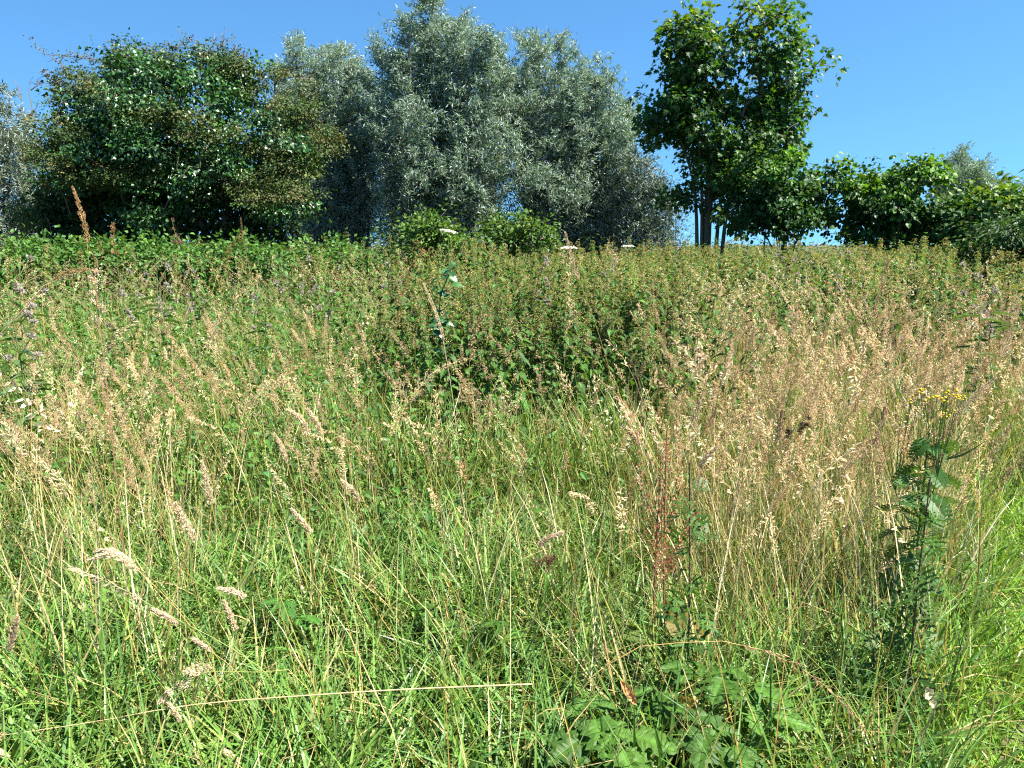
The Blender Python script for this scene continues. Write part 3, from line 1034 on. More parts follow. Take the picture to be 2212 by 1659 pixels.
hs([(1300, 1450), (1500, 1386), (1640, 1402), (1750, 1455), (1830, 1530), (1885, 1610)], 1.85, "oat", "long oat grass panicle arching over and down above the hogweed leaves", headcol=(.52, .38, .22), headfrac=.36, fat=1.1)
hs([(1590, 1120), (1645, 1015), (1690, 958), (1746, 908)], 2.8, "cocksfoot", "nearly black seed head slanting through the dry tan grass", headcol=(.045, .025, .018), headfrac=.10, stemcol=(.30, .24, .08))
hs([(1410, 1120), (1388, 985), (1370, 942), (1346, 920)], 2.6, "plume", "white-tan fluffy plume curling over near the reddish dock", headcol=PALE, headfrac=.09, fat=1.2)
hs([(1100, 1330), (1150, 1205), (1175, 1168), (1215, 1150)], 2.2, "plume", "fat pale plume leaning towards the dry grass in the centre", headcol=PALE, headfrac=.11, fat=1.15)
hs([(1130, 1330), (1160, 1240), (1180, 1218), (1206, 1203)], 2.15, "cocksfoot", "dull brown lumpy head just under the fat pale plume", headcol=(.22, .13, .06), headfrac=.1)
hs([(828, 880), (860, 690), (878, 600), (917, 530)], 2.9, "oat", "tall russet oat grass rising above the nettles to the far bushes", headcol=BRN, headfrac=.22, fat=1.15)
hs([(985, 920), (960, 750), (946, 690), (915, 612)], 3.0, "spike", "straight white straw with a slim pale tip in front of the nettles", headcol=PALE, stemcol=(.55, .47, .28), headfrac=.16, fat=1.4)
hs([(1330, 860), (1268, 650), (1240, 575), (1221, 503)], 3.0, "plume", "tall pale grass plume reaching up to the foot of the silver willows", headcol=(.58, .46, .31), headfrac=.11, fat=.75)
hs([(1215, 830), (1232, 660), (1226, 580), (1206, 545)], 3.1, "oat", "pale nodding oat grass beside the tall plume at the willow foot", headcol=PALE, headfrac=.2)
hs([(1010, 930), (1015, 770), (1022, 715), (1042, 680)], 3.0, "oat", "thick tan oat head standing before the darkest nettles", headcol=(.52, .40, .22), headfrac=.15, fat=1.2)
hs([(1960, 1100), (2030, 930), (2080, 880), (2150, 815)], 2.9, "plume", "long pale plume slanting upward beside the yellow tansy flowers", headcol=PALE, headfrac=.17)
hs([(1485, 1200), (1493, 980), (1498, 920), (1512, 868)], 2.6, "plume", "tall white-tan plume standing behind the reddish dock", headcol=PALE, headfrac=.14, fat=1.15)
hs([(1500, 1200), (1510, 1030), (1525, 990), (1550, 965)], 2.5, "plume", "pale pinkish feathery plume leaning beside the reddish dock", headcol=PALE, headfrac=.10, fat=1.2)
hs([(1660, 1160), (1675, 985), (1682, 940), (1690, 888)], 2.7, "plume", "upright tan plume just behind the nearly black seed head", headcol=(.55, .42, .27), headfrac=.12, fat=1.2)
hs([(1875, 1230), (1885, 1010), (1895, 950), (1912, 880)], 2.6, "plume", "tall upright tan plume close beside the tansy stem", headcol=(.54, .40, .25), headfrac=.14, fat=1.15)
hs([(1815, 960), (1862, 760), (1885, 690), (1920, 560)], 3.3, "plume", "tallest tan plume in the dry grass, rising above the nettle band", headcol=(.52, .38, .22), headfrac=.16)
hs([(1700, 1010), (1710, 760), (1716, 700), (1722, 660)], 3.4, "plume", "straight pale plume on a stiff stem in the middle of the dry grass", headcol=PALE, headfrac=.1, fat=1.2)
hs([(300, 1300), (390, 960), (400, 900), (430, 800), (470, 700), (560, 590)], 2.2, "oat", "very long slanting straw whose nodding tip reaches the bramble mounds", headcol=(.54, .43, .24), stemcol=(.50, .40, .16), headfrac=.17)
hs([(560, 760), (535, 560), (525, 520), (520, 470)], 5.0, "spike", "thin dark upright spike against the hawthorn shade", headcol=(.2, .13, .07), headfrac=.12, fat=1.2)
hs([(270, 700), (252, 560), (250, 520), (243, 488)], 4.2, "cocksfoot", "brown forked head against the hawthorn shade next to the tall brown plume", headcol=BRN, headfrac=.1, fat=1.2)
hs([(480, 700), (488, 560), (500, 530), (524, 497)], 4.2, "oat", "tawny arching oat head against the hawthorn shade", headcol=(.45, .27, .10), headfrac=.14, fat=1.2)
hs([(395, 680), (385, 540), (380, 505), (372, 478)], 4.6, "cocksfoot", "bent brown head crossing the hawthorn hollow", headcol=(.26, .17, .1), headfrac=.1, fat=1.1)


for pts_, d_, lab in (
        ([(150, 980), (205, 830), (235, 740), (290, 690)], 2.8, "large airy tan panicle fanned out beside the reddish stem with whitish spikelets"),
        ([(20, 980), (60, 860), (90, 790), (140, 735)], 2.6, "airy oat-like panicle near the frame edge below the bowing straw"),
        ([(180, 1120), (240, 960), (270, 880), (330, 830)], 2.5, "wispy tan panicle sweeping over below the large airy one"),
        ([(440, 1060), (520, 900), (570, 840), (640, 815)], 2.6, "wispy tan panicle bent nearly level above the green herbs"),
        ([(730, 900), (760, 770), (775, 720), (800, 680)], 2.9, "dense tan curved panicle between the green herbs and the nettles"),
        ([(850, 960), (900, 850), (940, 800), (1010, 775)], 2.7, "golden panicle arched level just before the dark nettles"),
        ([(1440, 900), (1460, 740), (1480, 680), (1520, 620)], 3.2, "pale loose panicle nodding above the dry grass towards the maple"),
        ([(1530, 860), (1560, 720), (1585, 670), (1640, 630)], 3.3, "twin-looking pale panicle arching over towards the hazel bushes"),
        ([(2080, 860), (2100, 700), (2110, 650), (2150, 610)], 3.6, "pale panicle standing tall at the dry edge beneath the dark low bush")):
    hs(pts_, d_, "bent" if d_ < 2.75 else "oat", lab, headcol=(.70, .58, .36), headfrac=.2, fat=1.1)


# ---- zones of the meadow
def dry(x, y):
    u = x / np.maximum(y, .3)
    right = smooth(.10, .30, u) * smooth(1.0, .85, u) * smooth(2.2, 2.9, y) * smooth(12.0, 7.5, y)
    left = smooth(-.33, -.5, u) * smooth(1.9, 2.3, y) * smooth(4.6, 3.2, y) * .22
    return np.clip(np.maximum(right, left) * (0.85 + .35 * bump(x, y, 1.6)) , 0, 1)


def nettle_zone(x, y):
    u = x / np.maximum(y, .3)
    core = smooth(-.2, -.05, u + .06 * bump(x, y, 1.7)) * smooth(.32, .10, u + .06 * bump(x, y, 1.3)) * smooth(4.5, 5.6, y + .4 * bump(x, y, 2.1))
    far = smooth(-.16, .02, u + .05 * bump(x, y, 1.1)) * smooth(5.8, 8.2, y + .5 * bump(x, y, 1.5)) * (1 - smooth(.15, .3, u) * smooth(11, 8.5, y) * .6)
    farl = smooth(7.5, 9.5, y) * .25
    return np.clip(np.maximum(np.maximum(core, far), farl), 0, 1) * smooth(15.5, 13.5, y)


def path_zone(x, y):
    return smooth(.50, .68, (x - .06) / np.maximum(y, .3) + .05 * bump(x, y, 2.7)) * smooth(4.9, 3.9, y + .3 * bump(x, y, 1.9))


def sector(n, y0, y1, pw=1.0, margin=1.0):
    """random ground points of the view sector y0..y1; pw > 0 thins with distance"""
    y = (y0 ** (2 - pw) + U(0, 1, n) * (y1 ** (2 - pw) - y0 ** (2 - pw))) ** (1 / (2 - pw)) if pw != 2 else y0 * (y1 / y0) ** U(0, 1, n)
    x = U(-1, 1, n) * (.70 * y + margin)
    return x, y


# ---- individual random stalks, sharing meshes
protos = {}
for kind in KINDNAME:
    lst = []
    for v in range(7):
        r = np.random.default_rng(100 + v * 13 + len(kind))
        L = r.uniform(.95, 1.2) if kind != "spike" else r.uniform(.75, 1.0)
        bend = {"plume": (.25, .9), "oat": (.35, 1.25), "bent": (.3, 1.3), "spike": (.05, .5), "cocksfoot": (.1, .6)}[kind]
        P = arch_path(L, 0.0, r.uniform(.0, .14), r.uniform(*bend))
        sb, hb, lb = stalk_parts(P, kind, HFRAC[kind] * r.uniform(.8, 1.2), r, STEMC[v % 4] * r.uniform(.85, 1.1), np.array(HEADC[kind][v % 3]) * r.uniform(.95, 1.15), 0, 1, 1.55)
        lst.append((sb.mesh("stem", M_STEM, True), hb.mesh("seed_head", M_HEAD), lb.mesh("leaf", M_DRY)))
    protos[kind] = lst

LAND = [("among the nettles", .05, 5.5), ("in the dry grass around the tansy", 1.75, 3.4), ("in the dry tan grass behind the dock", .75, 4.0),
        ("in front of the ivy-clad hawthorn", -3.4, 6.5), ("among the broad green blades", -1.1, 2.3), ("near the hogweed leaves", .35, 2.0), ("in the far meadow before the hazels", 4.6, 8.0),
        ("in the green grass before the nettles", -.25, 3.3), ("on the leafy side below the bramble mounds", -2.2, 4.0)]
LX = np.array([[a[1], a[2]] for a in LAND])


def place_stalk(kind, x, y, s_, az):
    st, hd, lf = protos[kind][rng.integers(7)]
    root = empty(KINDNAME[kind], (x, y, float(tz(x, y))))
    k = int(np.argmin((LX[:, 0] - x) ** 2 + (LX[:, 1] - y) ** 2))
    lab = KINDLABEL[kind] + " " + LAND[k][0]
    tag(root, lab, "grass stalk", lab.replace("stalk", "stalks").replace("with loose", "stalks with loose"))
    root.rotation_euler = (float(U(-.1, .1)), float(U(-.1, .1)), float(az))
    root.scale = (float(s_),) * 3
    obj("stem", st, root)
    obj("seed_head", hd, root)
    obj("leaf", lf, root)


def stalk_mix(x, y):
    """probabilities of the kinds at a spot"""
    dz = float(dry(np.array(x), np.array(y)))
    nz = float(nettle_zone(np.array(x), np.array(y)))
    u = x / y
    if u < -.1 and y > 2.6:
        return ["bent", "oat", "plume", "cocksfoot", "spike"], [.42, .33, .1, .1, .05]
    if dz > .35:
        return ["plume", "oat", "bent", "spike", "cocksfoot"], [.36, .30, .16, .12, .06]
    return ["oat", "bent", "plume", "cocksfoot", "spike"], [.34, .28, .12, .16, .10]


cnt = {k: 0 for k in KINDNAME}
xs, ys = sector(4200, 2.35, 6.8, .75, .0)
for x, y in zip(xs, ys):
    w = .10 + .75 * dry(np.array(x), np.array(y)) + .16 * (x / y < -.1) * (y > 2.8)
    w *= 1 - .6 * nettle_zone(np.array(x), np.array(y))
    w *= 1 - .97 * path_zone(np.array(x), np.array(y))
    if y < 2.8 and x < .4:
        w *= .35
    if U() > w:
        continue
    ks, p = stalk_mix(x, y)
    k = ks[rng.choice(len(ks), p=p)]
    if cnt[k] >= 270:
        continue
    cnt[k] += 1
    place_stalk(k, x, y, U(.72, 1.02) * (.92 if y < 3 else 1.0), rng.normal(math.pi if x / y < .05 else .3, 1.1))

# ---- the same grasses beyond counting, one object each
def far_stalks(name, label, n, y0, y1, wfun, kinds, scale=(.75, 1.05), fat=1.25):
    buf, hb = Buf(), Buf()
    lib = []
    for q in range(10):
        kind = kinds[q % len(kinds)]
        r = np.random.default_rng(500 + q)
        bend = {"plume": (.25, 1.0), "oat": (.4, 1.3), "bent": (.4, 1.4), "spike": (.05, .5), "cocksfoot": (.1, .6)}[kind]
        P = arch_path(r.uniform(.95, 1.15), 0.0, r.uniform(.0, .15), r.uniform(*bend))
        t_ = Buf()
        tube(t_, resample(P, 0, 1, 7), np.linspace(.0015, .0008, 7), STEMC[q % 4], 3)
        h_ = Buf()
        add_head(h_, kind, resample(P, 1 - HFRAC[kind], 1, 8), r, np.array(HEADC[kind][q % 3]), .4, 1, fat)
        lib.append(((np.concatenate(t_.v), np.concatenate(t_.t), np.concatenate(t_.c)), (np.concatenate(h_.v), np.concatenate(h_.t), np.concatenate(h_.c))))
    x, y = sector(n, y0, y1, .9)
    keep = U(0, 1, n) < wfun(x, y)
    x, y = x[keep], y[keep]
    z = tz(x, y)
    pick = rng.integers(0, len(lib), len(x))
    for q, (st, hd) in enumerate(lib):
        m = pick == q
        k = m.sum()
        if not k:
            continue
        az = rng.normal(math.pi * .8, 1.4, k)
        lean = U(-.14, .14, k)
        ca, sa = np.cos(az), np.sin(az)
        zero = np.zeros(k)
        R = np.stack([np.stack([ca, sa, zero], -1), np.stack([-sa, ca, zero], -1), np.stack([lean, U(-.1, .1, k), zero + 1], -1)], -1)
        pos = np.stack([x[m], y[m], z[m]], -1)
        sc_ = U(*scale, k)
        scatter(buf, st[:2], pos, R, sc_, jit((1, 1, 1), k, .2), st[2])
        scatter(hb, hd[:2], pos, R, sc_, jit((1, 1, 1), k, .15), hd[2])
    o = buf.build(name, M_STEM)
    tag(o, label, "grass", kind="stuff")
    h = hb.build("seed_heads", M_HEAD, o)
    h["kind"] = "stuff"


far_stalks("dry_seeding_grass", "dense tan seeding grass filling the sunny side of the meadow", 5200, 2.5, 12.0, lambda x, y: .85 * dry(x, y) * (1 - path_zone(x, y)), ["plume", "oat", "plume", "oat", "spike", "bent"], (.68, 1.16), 1.45)
far_stalks("seeding_grass", "scattered seeding grasses through the green meadow", 3600, 2.6, 11.0,
           lambda x, y: (.20 + .08 * (x / y < -.12) * smooth(3, 4.5, y)) * (1 - .65 * nettle_zone(x, y)) * (1 - dry(x, y)) * (1 - path_zone(x, y)), ["bent", "oat", "bent", "cocksfoot", "oat"], (.6, 1.0), 1.3)
far_stalks("far_seeding_grass", "tan seed heads of the farthest grass below the tree line", 3400, 6.5, 14.5, lambda x, y: .35 + .2 * bump(x, y, 1.1) + .1 * smooth(.05, -.2, x / y), ["bent", "oat", "plume", "bent"], (.85, 1.25), 1.25)

# ----------------------------------------------------------------- grass blades and leaves of the meadow (uncounted)
GREENS = [(.105, .20, .034), (.14, .24, .04), (.072, .155, .03), (.22, .26, .06), (.09, .19, .055)]


def blades(name, label, n, y0, y1, pw, wfun, Lr, Wr, cols, cw, nseg, th1=(.5, 1.9), mat=None, th0=(.03, .45), tips=None, keel=0.0, hfun=None):
    x, y = sector(n, y0, y1, pw)
    keep = U(0, 1, n) < np.clip(wfun(x, y), 0, 1)
    x, y = x[keep], y[keep]
    # clumping: pull towards tussock centres
    x = x + .035 * np.sin(x * 37 + np.sin(y * 29) * 2)
    y = y + .035 * np.sin(y * 41 + np.sin(x * 31) * 2)
    m = len(x)
    L = U(*Lr, m) * (1 + .18 * bump(x, y, 2.3, 1.0))
    if hfun is not None:
        L = L * hfun(x, y)
    c = mixcol(cols, cw, m, .22, .08)
    tip = None
    if tips is not None:
        tm = U(0, 1, m)[:, None] < tips
        tip = np.where(tm, jit(STRAW, m, .2), c)
    bf = Buf()
    strips(bf, np.stack([x, y, tz(x, y) - .01], -1), L, U(0, 2 * math.pi, m), U(*th0, m), U(*th1, m), U(*Wr, m), c, nseg, tipcol=tip, keel=keel)
    o = bf.build(name, mat or M_GRASS)
    return tag(o, label, "grass", kind="stuff")


nop = lambda x, y: (1 - path_zone(x, y)) * (1 - .62 * smooth(.1, .22, x) * smooth(.85, .7, x) * smooth(2.0, 1.85, y) * smooth(1.2, 1.4, y))
blades("meadow_grass", "tall green grass blades of the near meadow", 34000, 1.05, 4.2, .9, lambda x, y: nop(x, y) * (1 - .45 * dry(x, y)), (.28, .60), (.006, .012), GREENS, [4, 3, 3, 1.2, 1.5], 5, (.4, 2.1), tips=.18, keel=.35)
blades("broad_grass", "broad juicy green blades arching at the near edge", 15000, 1.15, 3.3, 1.1, lambda x, y: nop(x, y) * (.35 + .6 * smooth(.1, -.25, x / y)), (.28, .60), (.0095, .0175), [(.11, .215, .036), (.09, .19, .036), (.14, .24, .042)], [3, 2, 1], 7, (.9, 2.5), keel=.4)
blades("mid_grass", "green grass of the middle meadow", 60000, 4.0, 10.0, .9, lambda x, y: nop(x, y) * (1 - .5 * dry(x, y)) * (1 - .7 * nettle_zone(x, y)), (.4, .85), (.006, .011), GREENS, [4, 3, 3, 2, 1.5], 3, (.3, 1.6), tips=.15)
blades("dry_grass", "dry straw blades and stems standing in the tan zone", 52000, 2.0, 11.5, .95, lambda x, y: (.045 + .75 * dry(x, y)) * nop(x, y), (.4, .86), (.0028, .0055), [(.58, .46, .25), (.44, .31, .13), (.68, .59, .38), (.25, .26, .07)], [4, 1.5, 3, 2.5], 4, (.1, 1.0), M_DRY, (.0, .3))
blades("grass_stems", "thin green and golden grass stems", 10500, 1.5, 7.5, 1.0, lambda x, y: nop(x, y) * (.22 + .35 * smooth(.0, .3, x / y)) * (1 - .6 * nettle_zone(x, y)), (.55, 1.0), (.0024, .0036), [(.14, .20, .035), (.30, .27, .07), (.40, .25, .07), (.09, .15, .03), (.5, .4, .2)], [4, 3, 1.6, 2, 1.6], 4, (.05, .9), M_DRY, (.0, .55))
blades("thatch", "old collapsed straw between the living blades", 15000, 1.1, 7.0, 1.0, lambda x, y: nop(x, y) * .8, (.2, .5), (.003, .006), [(.38, .29, .14), (.28, .19, .08), (.48, .40, .24), (.2, .18, .06)], [3, 2, 2, 2], 3, (1.2, 1.9), M_DRY, (.9, 1.5), hfun=None)
blades("mown_grass", "short bright green grass of the trodden margin", 62000, 1.2, 7.0, .9, lambda x, y: path_zone(x, y), (.12, .30), (.0045, .009), [(.15, .30, .03), (.19, .33, .035), (.11, .23, .028), (.33, .33, .10)], [4, 3, 2, .8], 4, (.5, 2.0), hfun=lambda x, y: 1 + .9 * smooth(.74, .5, (x - .06) / np.maximum(y, .3)))


# leafy herbs: small broad leaves through the height of the sward
def herbs(name, label, n, y0, y1, pw, wfun, height, size, cols, cw, tpl=OVATE, wid=1.0, mat=None):
    x, y = sector(n, y0, y1, pw)
    keep = U(0, 1, n) < np.clip(wfun(x, y), 0, 1)
    x, y = x[keep], y[keep]
    m = len(x)
    x = x + .06 * np.sin(x * 17 + np.sin(y * 13) * 2)
    h = height(x, y) * U(.05, 1, m) ** .6 * (1 + .15 * bump(x, y, 3.1))
    yv = nrm(np.stack([rng.normal(size=m), rng.normal(size=m), U(-.7, .35, m)], -1))
    R = frame(yv, nrm(np.stack([rng.normal(0, .45, m), rng.normal(0, .45, m), np.ones(m)], -1)))
    sz = U(*size, m)
    bf = Buf()
    scatter(bf, tpl, np.stack([x, y, tz(x, y) + h], -1), R, np.stack([sz * wid, sz, sz], -1), mixcol(cols, cw, m, .22))
    o = bf.build(name, mat or M_FORB)
    return tag(o, label, "plants", kind="stuff")


leafside = lambda x, y: np.clip(smooth(.12, -.15, x / y) * smooth(2.2, 3.4, y) + .15, 0, 1) * nop(x, y) * (1 - .6 * dry(x, y))
herbs("meadow_herbs", "small leafy herbs tangled with the grass", 62000, 1.6, 9.0, .9, leafside, lambda x, y: .25 + .5 * smooth(2.5, 5, y) + .1 * smooth(5, 9, y), (.022, .062), [(.07, .165, .026), (.085, .175, .03), (.045, .11, .02), (.07, .16, .045)], [3, 2, 2, 1], wid=.8)
herbs("low_herbs", "low leaves in the shade of the sward", 16000, 1.2, 5.5, .9, lambda x, y: .5 * nop(x, y), lambda x, y: .28 + .0 * x, (.02, .055), [(.05, .12, .022), (.07, .15, .028)], [1, 1], wid=.9)
herbs("far_herbs", "leafy growth of the far meadow below the tree line", 70000, 6.0, 17.0, .9, lambda x, y: (.9 - .5 * nettle_zone(x, y)) * smooth(5.5, 9.5, y + bump(x, y, 1.3)), lambda x, y: .55 + .45 * smooth(6, 12, y) + .16 * bump(x, y, .9) + .1 * bump(x, y, 3.3) - .34 * smooth(.1, -.25, x / y), (.02, .052),
      [(.085, .17, .03), (.115, .20, .035), (.06, .13, .025), (.17, .19, .06)], [3, 3, 2, 1.5], wid=.5)

herbs("undergrowth", "dark scrubby growth round the feet of the trees", 38000, 15.0, 24.0, .5, lambda x, y: .75 + .5 * bump(x, y, .8), lambda x, y: 1.12 + .3 * bump(x, y, .6), (.05, .12),
      [(.045, .09, .025), (.06, .12, .03), (.03, .065, .02)], [2, 2, 2], wid=.6)

# ----------------------------------------------------------------- nettles
def nettle_geo(r, H=1.25):
    """leaf frames, flower strands and stem path of one nettle"""
    P = arch_path(H, r.uniform(0, 6.28), r.uniform(0, .06), r.uniform(.05, .3), 16)
    leaves, fl = [], []
    z = H * r.uniform(.18, .26)
    k = 0
    while z < H * .985:
        f = z / H
        p = resample(P, f, f, 1)[0]
        a0 = (k % 2) * math.pi / 2 + r.uniform(-.3, .3)
        size = np.interp(f, [.2, .5, .8, 1], [.085, .125, .09, .03]) * r.uniform(.85, 1.15)
        for s_ in (0, math.pi):
            a = a0 + s_
            el = r.uniform(-.75, -.05) if f < .9 else r.uniform(.0, .6)
            leaves.append((p, np.array([math.cos(a) * math.cos(el), math.sin(a) * math.cos(el), math.sin(el)]), size))
        if .5 < f < .97:
            for q in range(4):
                a = a0 + math.pi / 2 + q * math.pi / 2 + r.uniform(-.4, .4)
                fl.append((p, a, r.uniform(.03, .075) * (1.3 - f * .5)))
        z += np.interp(f, [.2, .6, 1], [.115, .085, .035]) * r.uniform(.85, 1.15)
        k += 1
    return P, leaves, fl


def flower_strands(buf, fl, r, col):
    for p, a, L in fl:
        n = 6
        t = np.linspace(.15, 1, n)
        hx = np.sin(t * 1.4) * L * .75
        zz = .35 * L * t - L * 1.05 * t ** 2
        pts = p + np.stack([hx * math.cos(a), hx * math.sin(a), zz], -1)
        pos = np.repeat(pts, 2, 0) + r.normal(0, .0035, (n * 2, 3))
        scatter(buf, DIAMOND, pos, frame(nrm(r.normal(size=(n * 2, 3))), nrm(r.normal(size=(n * 2, 3)))), np.stack([np.full(n * 2, .007), np.full(n * 2, .011), np.full(n * 2, .01)], -1), jit(col, n * 2, .25, r=r))


NCOL = [(.048, .125, .022), (.062, .15, .026), (.04, .10, .022)]
FCOL = (.36, .30, .13)
leaf_mesh = []
for v in range(5):
    bf = Buf()
    bf.add(SERRATE[0], SERRATE[1], np.array(NCOL[v % 3]) * (1 + .12 * (v - 2) / 2))
    leaf_mesh.append(bf.mesh("leaf", M_NETTLE))
nettle_protos, nettle_flat = [], []
for v in range(6):
    r = np.random.default_rng(900 + v)
    P, lv, fl = nettle_geo(r)
    sb, fb = Buf(), Buf()
    tube(sb, P, np.linspace(.0045, .002, len(P)), (.10, .13, .035), 4)
    flower_strands(fb, fl, r, FCOL)
    nettle_protos.append((sb.mesh("stem", M_STEM, True), fb.mesh("flower_cluster", M_FLOWER), lv))
    ab = Buf()
    pos = np.array([q[0] for q in lv])
    R = frame(np.array([q[1] for q in lv]), np.broadcast_to([0, 0, 1.], (len(lv), 3)) + r.normal(0, .15, (len(lv), 3)))
    scatter(ab, OVATE, pos, R, np.array([[q[2] * .75, q[2], q[2]] for q in lv]), mixcol(NCOL, [1, 1, 1], len(lv)))
    flower_strands(ab, fl, r, FCOL)
    nettle_flat.append((np.concatenate(ab.v), np.concatenate(ab.t), np.concatenate(ab.c)))
    nettle_protos[-1] += (ab.mesh("foliage", M_NETTLE),)

from mathutils import Matrix
leafmats = []
for st, fb, lv, fm in nettle_protos:
    ml = []
    for p, dr, sz in lv:
        R = frame(dr[None], np.array([[0, 0, 1.]]))[0]
        m4 = Matrix(np.block([[R * sz, p[:, None]], [np.zeros((1, 3)), np.ones((1, 1))]]).tolist())
        ml.append(m4)
    leafmats.append(ml)


def nettle(x, y, s_, az, label, group, detailed):
    v = int(rng.integers(6))
    st, fb, lv, fm = nettle_protos[v]
    root = empty("nettle_plant", (x, y, float(tz(x, y)) - .02))
    tag(root, label, "nettle", group)
    root.rotation_euler = (float(U(-.06, .06)), float(U(-.06, .06)), float(az))
    root.scale = (float(s_),) * 3
    obj("stem", st, root)
    if detailed:
        obj("flower_cluster", fb, root)["kind"] = "stuff"
        for k, m4 in enumerate(leafmats[v]):
            o = obj("leaf", leaf_mesh[(k + v) % 5], root)
            o.matrix_local = m4
    else:
        o = obj("foliage", fm, root)


xs, ys = sector(2600, 4.4, 9.8, .3, -.2)
ok = U(0, 1, 2600) < nettle_zone(xs, ys)
pts = np.stack([xs[ok], ys[ok]], -1)
pts = pts[np.argsort(pts[:, 1])][:290]
for i, (x, y) in enumerate(pts):
    near = y < 6.0
    if near:
        lab = "stinging nettle with toothed leaves in the dark clump at the middle of the meadow"
        grp = "nettles of the dark middle clump"
    elif x / y < .1:
        lab = "flowering nettle with tan drooping strands behind the dark middle clump"
        grp = "flowering nettles behind the dark clump"
    else:
        lab = "flowering nettle with tan drooping strands growing behind the dry grass"
        grp = "flowering nettles behind the dry grass"
    nettle(x, y, U(.76, 1.04) * (.95 if near else 1.0 + .12 * float(bump(x, y, 1.2))), U(0, 6.28), lab, grp, i < 70)

x, y = sector(5200, 6.0, 15.5, .8)
rest = U(0, 1, 5200) < nettle_zone(x, y) * (.35 + .65 * smooth(pts[-1, 1] - 1.0, pts[-1, 1] + .6, y))
x, y = x[rest], y[rest]
bf = Buf()
pick = rng.integers(0, 6, len(x))
for v in range(6):
    m = pick == v
    k = m.sum()
    az = U(0, 6.28, k)
    ca, sa, zero = np.cos(az), np.sin(az), np.zeros(k)
    R = np.stack([np.stack([ca, sa, zero], -1), np.stack([-sa, ca, zero], -1), np.stack([U(-.1, .1, k), U(-.1, .1, k), zero + 1], -1)], -1)
    gv, gt, gc = nettle_flat[v]
    scatter(bf, (gv, gt), np.stack([x[m], y[m], tz(x[m], y[m])], -1), R, U(.68, 1.05, k) * (1 + .13 * bump(x[m], y[m], .9) + .10 * bump(x[m], y[m], 2.7)), jit((1.15, 1.15, 1.15), k, .2), gc)
tag(bf.build("far_nettles", M_NETTLE), "dense nettle bed of the far meadow beyond the dry grass", "plants", kind="stuff")


# ----------------------------------------------------------------- herbs with a character of their own
def pinnate(npairs, length, leaf_len, teeth=3, width=.3, fold=.25, droop=.5):
    """feathery leaf: midrib with toothed leaflets; y along, z up"""
    bf_v, bf_t = [], []
    n = 0

    def add(v, t):
        nonlocal n
        bf_v.append(np.array(v, float))
        bf_t.append(np.array(t) + n)
        n += len(v)
    add([(-.012 * length, 0, 0), (.012 * length, 0, 0), (0, length, 0)], [(0, 1, 2)])
    for i in range(npairs + 1):
        f = (i + .8) / (npairs + .9)
        ll = leaf_len * math.sin(math.pi * (.18 + .72 * f)) * 1.0
        sides = (-1, 1) if i < npairs else (0,)
        for s_ in sides:
            o = np.array([0, f * length, 0])
            dv = np.array([s_ * .88, .48, 0]) if s_ else np.array([0, 1, 0])
            pv = np.array([-dv[1], dv[0], 0])
            pts = [o]
            for q in range(teeth):
                a = (q + .3) / teeth
                w = width * ll * (1 - a * .6)
                pts += [o + dv * ll * (a + .12) + pv * w, o + dv * ll * (a + .3) + pv * w * .35]
            pts.append(o + dv * ll * 1.05)
            for q in range(teeth - 1, -1, -1):
                a = (q + .3) / teeth
                w = width * ll * (1 - a * .6)
                pts += [o + dv * ll * (a + .3) - pv * w * .35, o + dv * ll * (a + .12) - pv * w]
            c = o + dv * ll * .45
            m = len(pts)
            add([c] + pts, [(0, 1 + k, 1 + (k + 1) % m) for k in range(m)])
    v, t = np.concatenate(bf_v), np.concatenate(bf_t)
    v[:, 2] = fold * np.abs(v[:, 0]) - droop * v[:, 1] ** 2 / max(length, 1e-6)
    return v, t


def tall_herb(name, label, cat, foot, top, d, leafgeo, nleaf, lsize, cols, stemcol, sr, flowers=None, branches=0, mat=None, f0=.08, f1=.95, el=(-.5, .8), group=None):
    A = at(*foot, d)
    A[2] = tz(A[0], A[1]) - .02
    B = at(*top, d + .05)
    P = spline([A, A * .5 + B * .5 + np.array([U(-.015, .015), .01, 0]), B], 18)
    root = empty(name, A)
    tag(root, label, cat, group)
    sb = Buf()
    tube(sb, P - A, np.linspace(sr, sr * .45, 18), stemcol, 6)
    tips = [P[-1]]
    for k in range(branches):
        f = U(.45, .8)
        p = resample(P, f, f, 1)[0]
        a = k * 2.4 + U(-.4, .4)
        e = p + np.array([math.cos(a) * .6, math.sin(a) * .35, 1.0]) * U(.14, .30)
        Q = spline([p, p * .5 + e * .5 + np.array([math.cos(a), 0, 0]) * .015, e], 7)
        tube(sb, Q - A, np.linspace(sr * .5, sr * .3, 7), np.asarray(stemcol) * .5 + np.array([.05, .11, .025]), 4)
        tips.append(e)
    sb.build("stem", M_STEM, root, True)
    meshes = []
    for q in range(4):
        lb_ = Buf()
        lb_.add(leafgeo[0], leafgeo[1], np.asarray(cols[q % len(cols)]))
        meshes.append(lb_.mesh("leaf", mat or M_FORB))
    for k in range(nleaf):
        f = f0 + (f1 - f0) * (k + U(0, .8)) / nleaf
        p = resample(P, f, f, 1)[0] - A
        a = k * 2.4 + U(-.5, .5)
        e_ = U(*el)
        dr = np.array([math.cos(a) * math.cos(e_), math.sin(a) * math.cos(e_), math.sin(e_)])
        sz = lsize * U(.75, 1.2) * np.interp(f, [0, .3, .7, 1], [.9, 1.1, .9, .55])
        R = frame(dr[None], nrm(np.array([[U(-.9, .9), U(-.9, .9), 1.]])))[0]
        o = obj("leaf", meshes[k % 4], root)
        o.matrix_local = Matrix(np.block([[R * sz, p[:, None]], [np.zeros((1, 3)), np.ones((1, 1))]]).tolist())
    return root, A, P, tips


